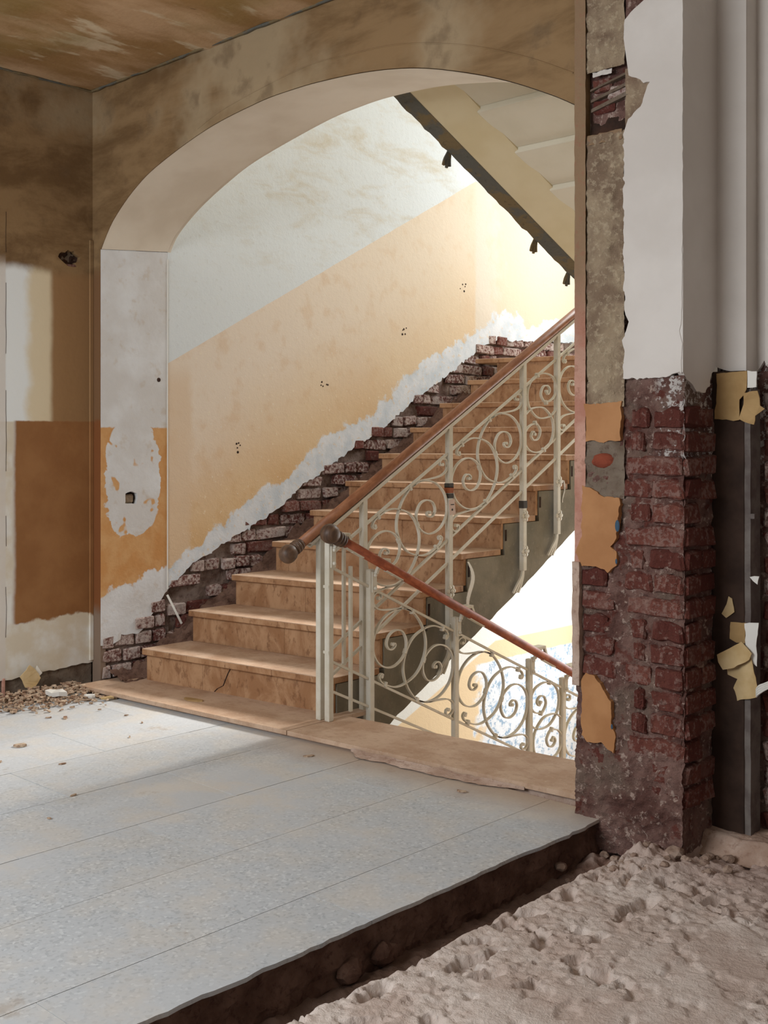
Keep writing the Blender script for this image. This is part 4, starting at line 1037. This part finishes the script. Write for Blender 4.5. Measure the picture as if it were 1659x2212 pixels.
# ------------------------------------------------------------------ loose things
def sheet(pts, th, curl, to3):
    """paper or board piece with a ragged outline, bent by curl(a, b)"""
    L = rag(pts, .012, .0025, len(pts), True)
    return slab([L], lambda a, b, d: to3(a, b, curl(a, b)-d), th)
def build_loose():
    yq = YB-.02
    pz = lambda off: (lambda a, b, d: (a, YB-off-d, b))
    o = obj('cardboard_sheet', sheet([(-1.779, 1.493), (-1.669, 1.498), (-1.671, 1.437), (-1.681, 1.419), (-1.696, 1.404), (-1.693, 1.34), (-1.717, 1.338), (-1.787, 1.344), (-1.779, 1.421)], .004, lambda a, b: .005*math.sin(a*40), pz(.022)), M['card'])
    tag(o, 'large brown cardboard sheet tacked over the top of the dark board', 'cardboard')
    o = obj('cardboard_sheet', sheet([(-1.677, 1.426), (-1.627, 1.432), (-1.621, 1.383), (-1.607, 1.373), (-1.635, 1.351), (-1.64, 1.324), (-1.673, 1.332), (-1.693, 1.343), (-1.677, 1.389)], .004, lambda a, b: .008+.006*math.sin(a*60), pz(.028)), M['card'])
    tag(o, 'smaller torn brown cardboard piece overlapping the timber edge', 'cardboard')
    o = obj('paint_flake', sheet([(-1.669, 1.498), (-1.638, 1.496), (-1.638, 1.443), (-1.668, 1.442)], .005, lambda a, b: .0, pz(.024)), M['white'])
    tag(o, 'white plaster flake above the torn cardboard', 'plaster flake')
    o = obj('paper_scrap', sheet([(-1.735, .763), (-1.724, .757), (-1.719, .712), (-1.746, .691), (-1.761, .703), (-1.743, .737)], .003, lambda a, b: .004, pz(.014)), M['card2'])
    tag(o, 'small pear shaped tan scrap glued alone on the dark board', 'paper scrap')
    o = obj('paper_scrap', sheet([(-1.729, .678), (-1.676, .682), (-1.679, .615), (-1.708, .614), (-1.732, .625)], .003, lambda a, b: .004, pz(.014)), M['card'])
    tag(o, 'square brown paper scrap above the tilted tan sheet', 'paper scrap')
    o = obj('paper_scrap', sheet([(-1.769, .57), (-1.679, .624), (-1.646, .59), (-1.655, .568), (-1.706, .537), (-1.746, .524), (-1.763, .548)], .003, lambda a, b: .014+.1*(a+1.76)*.3, pz(.024)), M['card2'])
    tag(o, 'tilted tan paper sheet curling off the board at its corner', 'paper scrap')
    o = obj('paper_scrap', sheet([(-1.746, .532), (-1.655, .577), (-1.626, .477), (-1.633, .451), (-1.708, .426), (-1.724, .463), (-1.706, .497), (-1.742, .504)], .003, lambda a, b: .006+.012*math.sin(a*30), pz(.018)), M['card2'])
    tag(o, 'long torn tan sheet hanging below the tilted one', 'paper scrap')
    o = obj('paper_scrap', sheet([(-1.673, .683), (-1.626, .689), (-1.632, .64), (-1.638, .547), (-1.66, .566), (-1.671, .617)], .003, lambda a, b: .012*math.sin((b-.55)*14), pz(.022)), M['white'])
    tag(o, 'white curled paper strip on the timber edge beside the tan sheets', 'paper scrap')
    o = obj('paint_flake', sheet([(-1.662, .832), (-1.63, .837), (-1.636, .811), (-1.65, .82)], .003, lambda a, b: .002, pz(.018)), M['white'])
    tag(o, 'tiny white flake on the timber edge higher than the paper scraps', 'plaster flake')
    bm = bmesh.new()
    for k in range(4):
        P = smooth_path([(-1.635, YB-.03, .452+k*.006), (-1.62, YB-.045, .466+k*.008), (-1.59, YB-.045, .488+k*.006), (-1.54, YB-.02, .515+k*.008), (-1.5, YB+.06, .525+k*.008)], 3)
        tube(bm, P, .0035, 6)
    tag(obj('cable_bundle', bm, M['white']), 'bundle of pale cables running from the paper scraps along the brick wall', 'cable')

    # at the foot of the left wall
    bm = sheet([(2.855, .045), (2.83, .10), (2.875, .155), (2.90, .135), (2.935, .085), (2.90, .04)], .004, lambda a, b: .02+.02*math.sin((a-2.83)*20), lambda a, b, d: (-5.19+d, a, b))
    tag(obj('paper_scrap', bm, M['card2']), 'folded tan card leaning on the foot of the ochre wall', 'paper scrap')
    bm = sheet([(2.905, .11), (2.915, .145), (2.945, .105), (2.93, .09)], .003, lambda a, b: .03, lambda a, b, d: (-5.19+d, a, b))
    tag(obj('paint_flake', bm, M['white']), 'white triangular flake beside the leaning tan card', 'plaster flake')
    # heap of crumbs
    bm = bmesh.new(); rr = random.Random(3)
    for i in range(900):
        u = rr.random(); y = 2.60+.62*rr.random(); w = .30-.12*abs(y-3.0); x = -5.19+abs(rr.gauss(0, .5))*w+.03
        z = max(.002, .035*math.exp(-((x+5.16)/.16)**2)*rr.random()+.004)
        if y > 3.12+(x+5.19)*.12 : continue
        a = rr.uniform(.004, .016); b = a*rr.uniform(.3, .8); t = rr.uniform(.0015, .005)
        v = [bm.verts.new((sx*a, sy*b, sz*t)) for sz in (-1, 1) for sx, sy in ((-1, -1), (1, -1), (.8, 1), (-.7, 1))]
        for f in ((3,2,1,0),(4,5,6,7),(0,1,5,4),(1,2,6,5),(2,3,7,6),(3,0,4,7)): bm.faces.new([v[k] for k in f])
        m = Matrix.Translation((x, y, z+t))@Matrix.Rotation(rr.uniform(0, 6.3), 4, 'Z')@Matrix.Rotation(rr.gauss(0, .4), 4, 'X')
        for q in v: q.co = m@q.co
    o = obj('plaster_debris', bm, M['debris']); o['kind'] = 'stuff'; o['label'] = 'heap of broken plaster crumbs along the foot of the ochre wall'; o['category'] = 'debris'
    def chip(name, x, y, z, L, W, T, mat, label, cat, rot=0., tilt=0., group=None):
        bm = bmesh.new(); pts = [(math.cos(a)*L*(.75+.35*R.random())*.5, math.sin(a)*W*(.75+.35*R.random())*.5) for a in [k*6.283/7 for k in range(7)]]
        slab([pts], lambda a, b, d: (a, b, T-d+.25*T*math.sin(a*90)), T, bm)
        o = obj(name, bm, M[mat]); o.location = (x, y, z); o.rotation_euler = (tilt, 0, rot); tag(o, label, cat, group); return o
    chip('plaster_chunk', -5.00, 2.93, .022, .11, .055, .022, 'white', 'white plaster chunk lying on the crumb heap', 'plaster chunk', .6, .15)
    chip('plaster_chunk', -4.88, 3.045, .012, .07, .03, .012, 'white', 'small white chunk on the heap at the stair end', 'plaster chunk', .3, .1)
    chip('plaster_chunk', -4.80, 3.09, .008, .06, .03, .01, 'card2', 'tan flake at the end of the heap by the threshold', 'plaster flake', .9)
    chip('leaf_scrap', -4.34, 2.375, .001, .06, .03, .010, 'debris', 'curled brown scrap lying alone on the bright floor', 'scrap', .7, .05)
    chip('leaf_scrap', -4.39, 3.30, .031, .14, .05, .006, 'card', 'tan stone splinter lying on the threshold before the cracked riser', 'splinter', .2)
    for (x, y, s) in ((-4.69, 2.71, .035), (-4.63, 2.76, .05), (-4.33, 2.22, .03), (-4.18, 2.20, .03), (-3.98, 2.36, .03), (-3.60, 2.18, .028), (-4.47, 2.98, .02), (-4.30, 2.95, .02), (-4.13, 2.77, .02), (-3.44, 1.99, .02), (-3.36, 3.10, .05), (-2.62, 3.17, .05)):
        chip('plaster_crumb', x, y, .0005, s, s*.4, .005, 'debris', 'tiny dark crumb scattered on the terrazzo slabs', 'crumb', R.uniform(0, 3), 0, 'crumbs scattered on the hall floor')
    # torn strip of paper and mortar along the threshold joint
    bm = rough(-3.28, -2.46, 0, 1, .018, lambda a, b: 0, lambda a, u, d: (a, lerp(3.128, 3.352, (a+4.86)/2.6)-.004-(.050+.02*fb(a*9, 3, 2))*u*sstep(-2.46, -2.65, a)*sstep(-3.28, -3.2, a), .004+.012*(1-u)*(1+.6*fb(a*14, u*2, 3))+.003*abs(fb(a*40, u*9, 1))))
    tag(obj('mortar_strip', bm, M['kerb']), 'crumbling mortar strip along the front of the threshold', 'mortar strip')
    # lumps in the trench and at the pier
    def lump(x, y, z, r, label, grp=None, sc=(1, 1, .7), mt='stone'):
        bm = bmesh.new(); g = bmesh.ops.create_icosphere(bm, subdivisions=2, radius=r); k = R.random()*50
        for v in bm.verts:
            n = v.co.normalized(); v.co = Vector((v.co.x*sc[0], v.co.y*sc[1], v.co.z*sc[2]))*(1+.35*noise.noise(n*1.6+Vector((k, 0, 0))))
        o = obj('stone_lump', bm, M[mt]); o.location = (x, y, z); tag(o, label, 'rubble', grp); return o
    lump(-2.09, 2.20, -.10, .036, 'larger grey masonry lump lying in the trench against the slab edge', None, (.8, 1.3, .9), 'bfill')
    lump(-2.088, 2.07, -.105, .034, 'second masonry lump in the trench, farther from the pier', None, (.8, 1.3, .9), 'bfill')
    lump(-2.085, 3.02, -.09, .02, 'small stone in the trench by the pier corner')
    for i in range(26):
        x = R.uniform(-2.08, -1.62); y = R.uniform(2.86, 3.22) if x < -1.8 else R.uniform(3.1, 3.36); r = R.uniform(.007, .018)
        lump(x, y, screed_h(x, y)+r*.35, r, 'small mortar lump in the rubble at the foot of the pier', 'rubble lumps at the pier foot')
    for (x, y, r) in ((-1.74, 3.34, .022), (-1.68, 3.36, .02), (-1.80, 3.235, .03), (-1.71, 3.25, .018)):
        lump(x, y, screed_h(x, y)+r*.4, r, 'rubble lump before the dark board and kerb', 'rubble lumps at the recess')
build_loose()
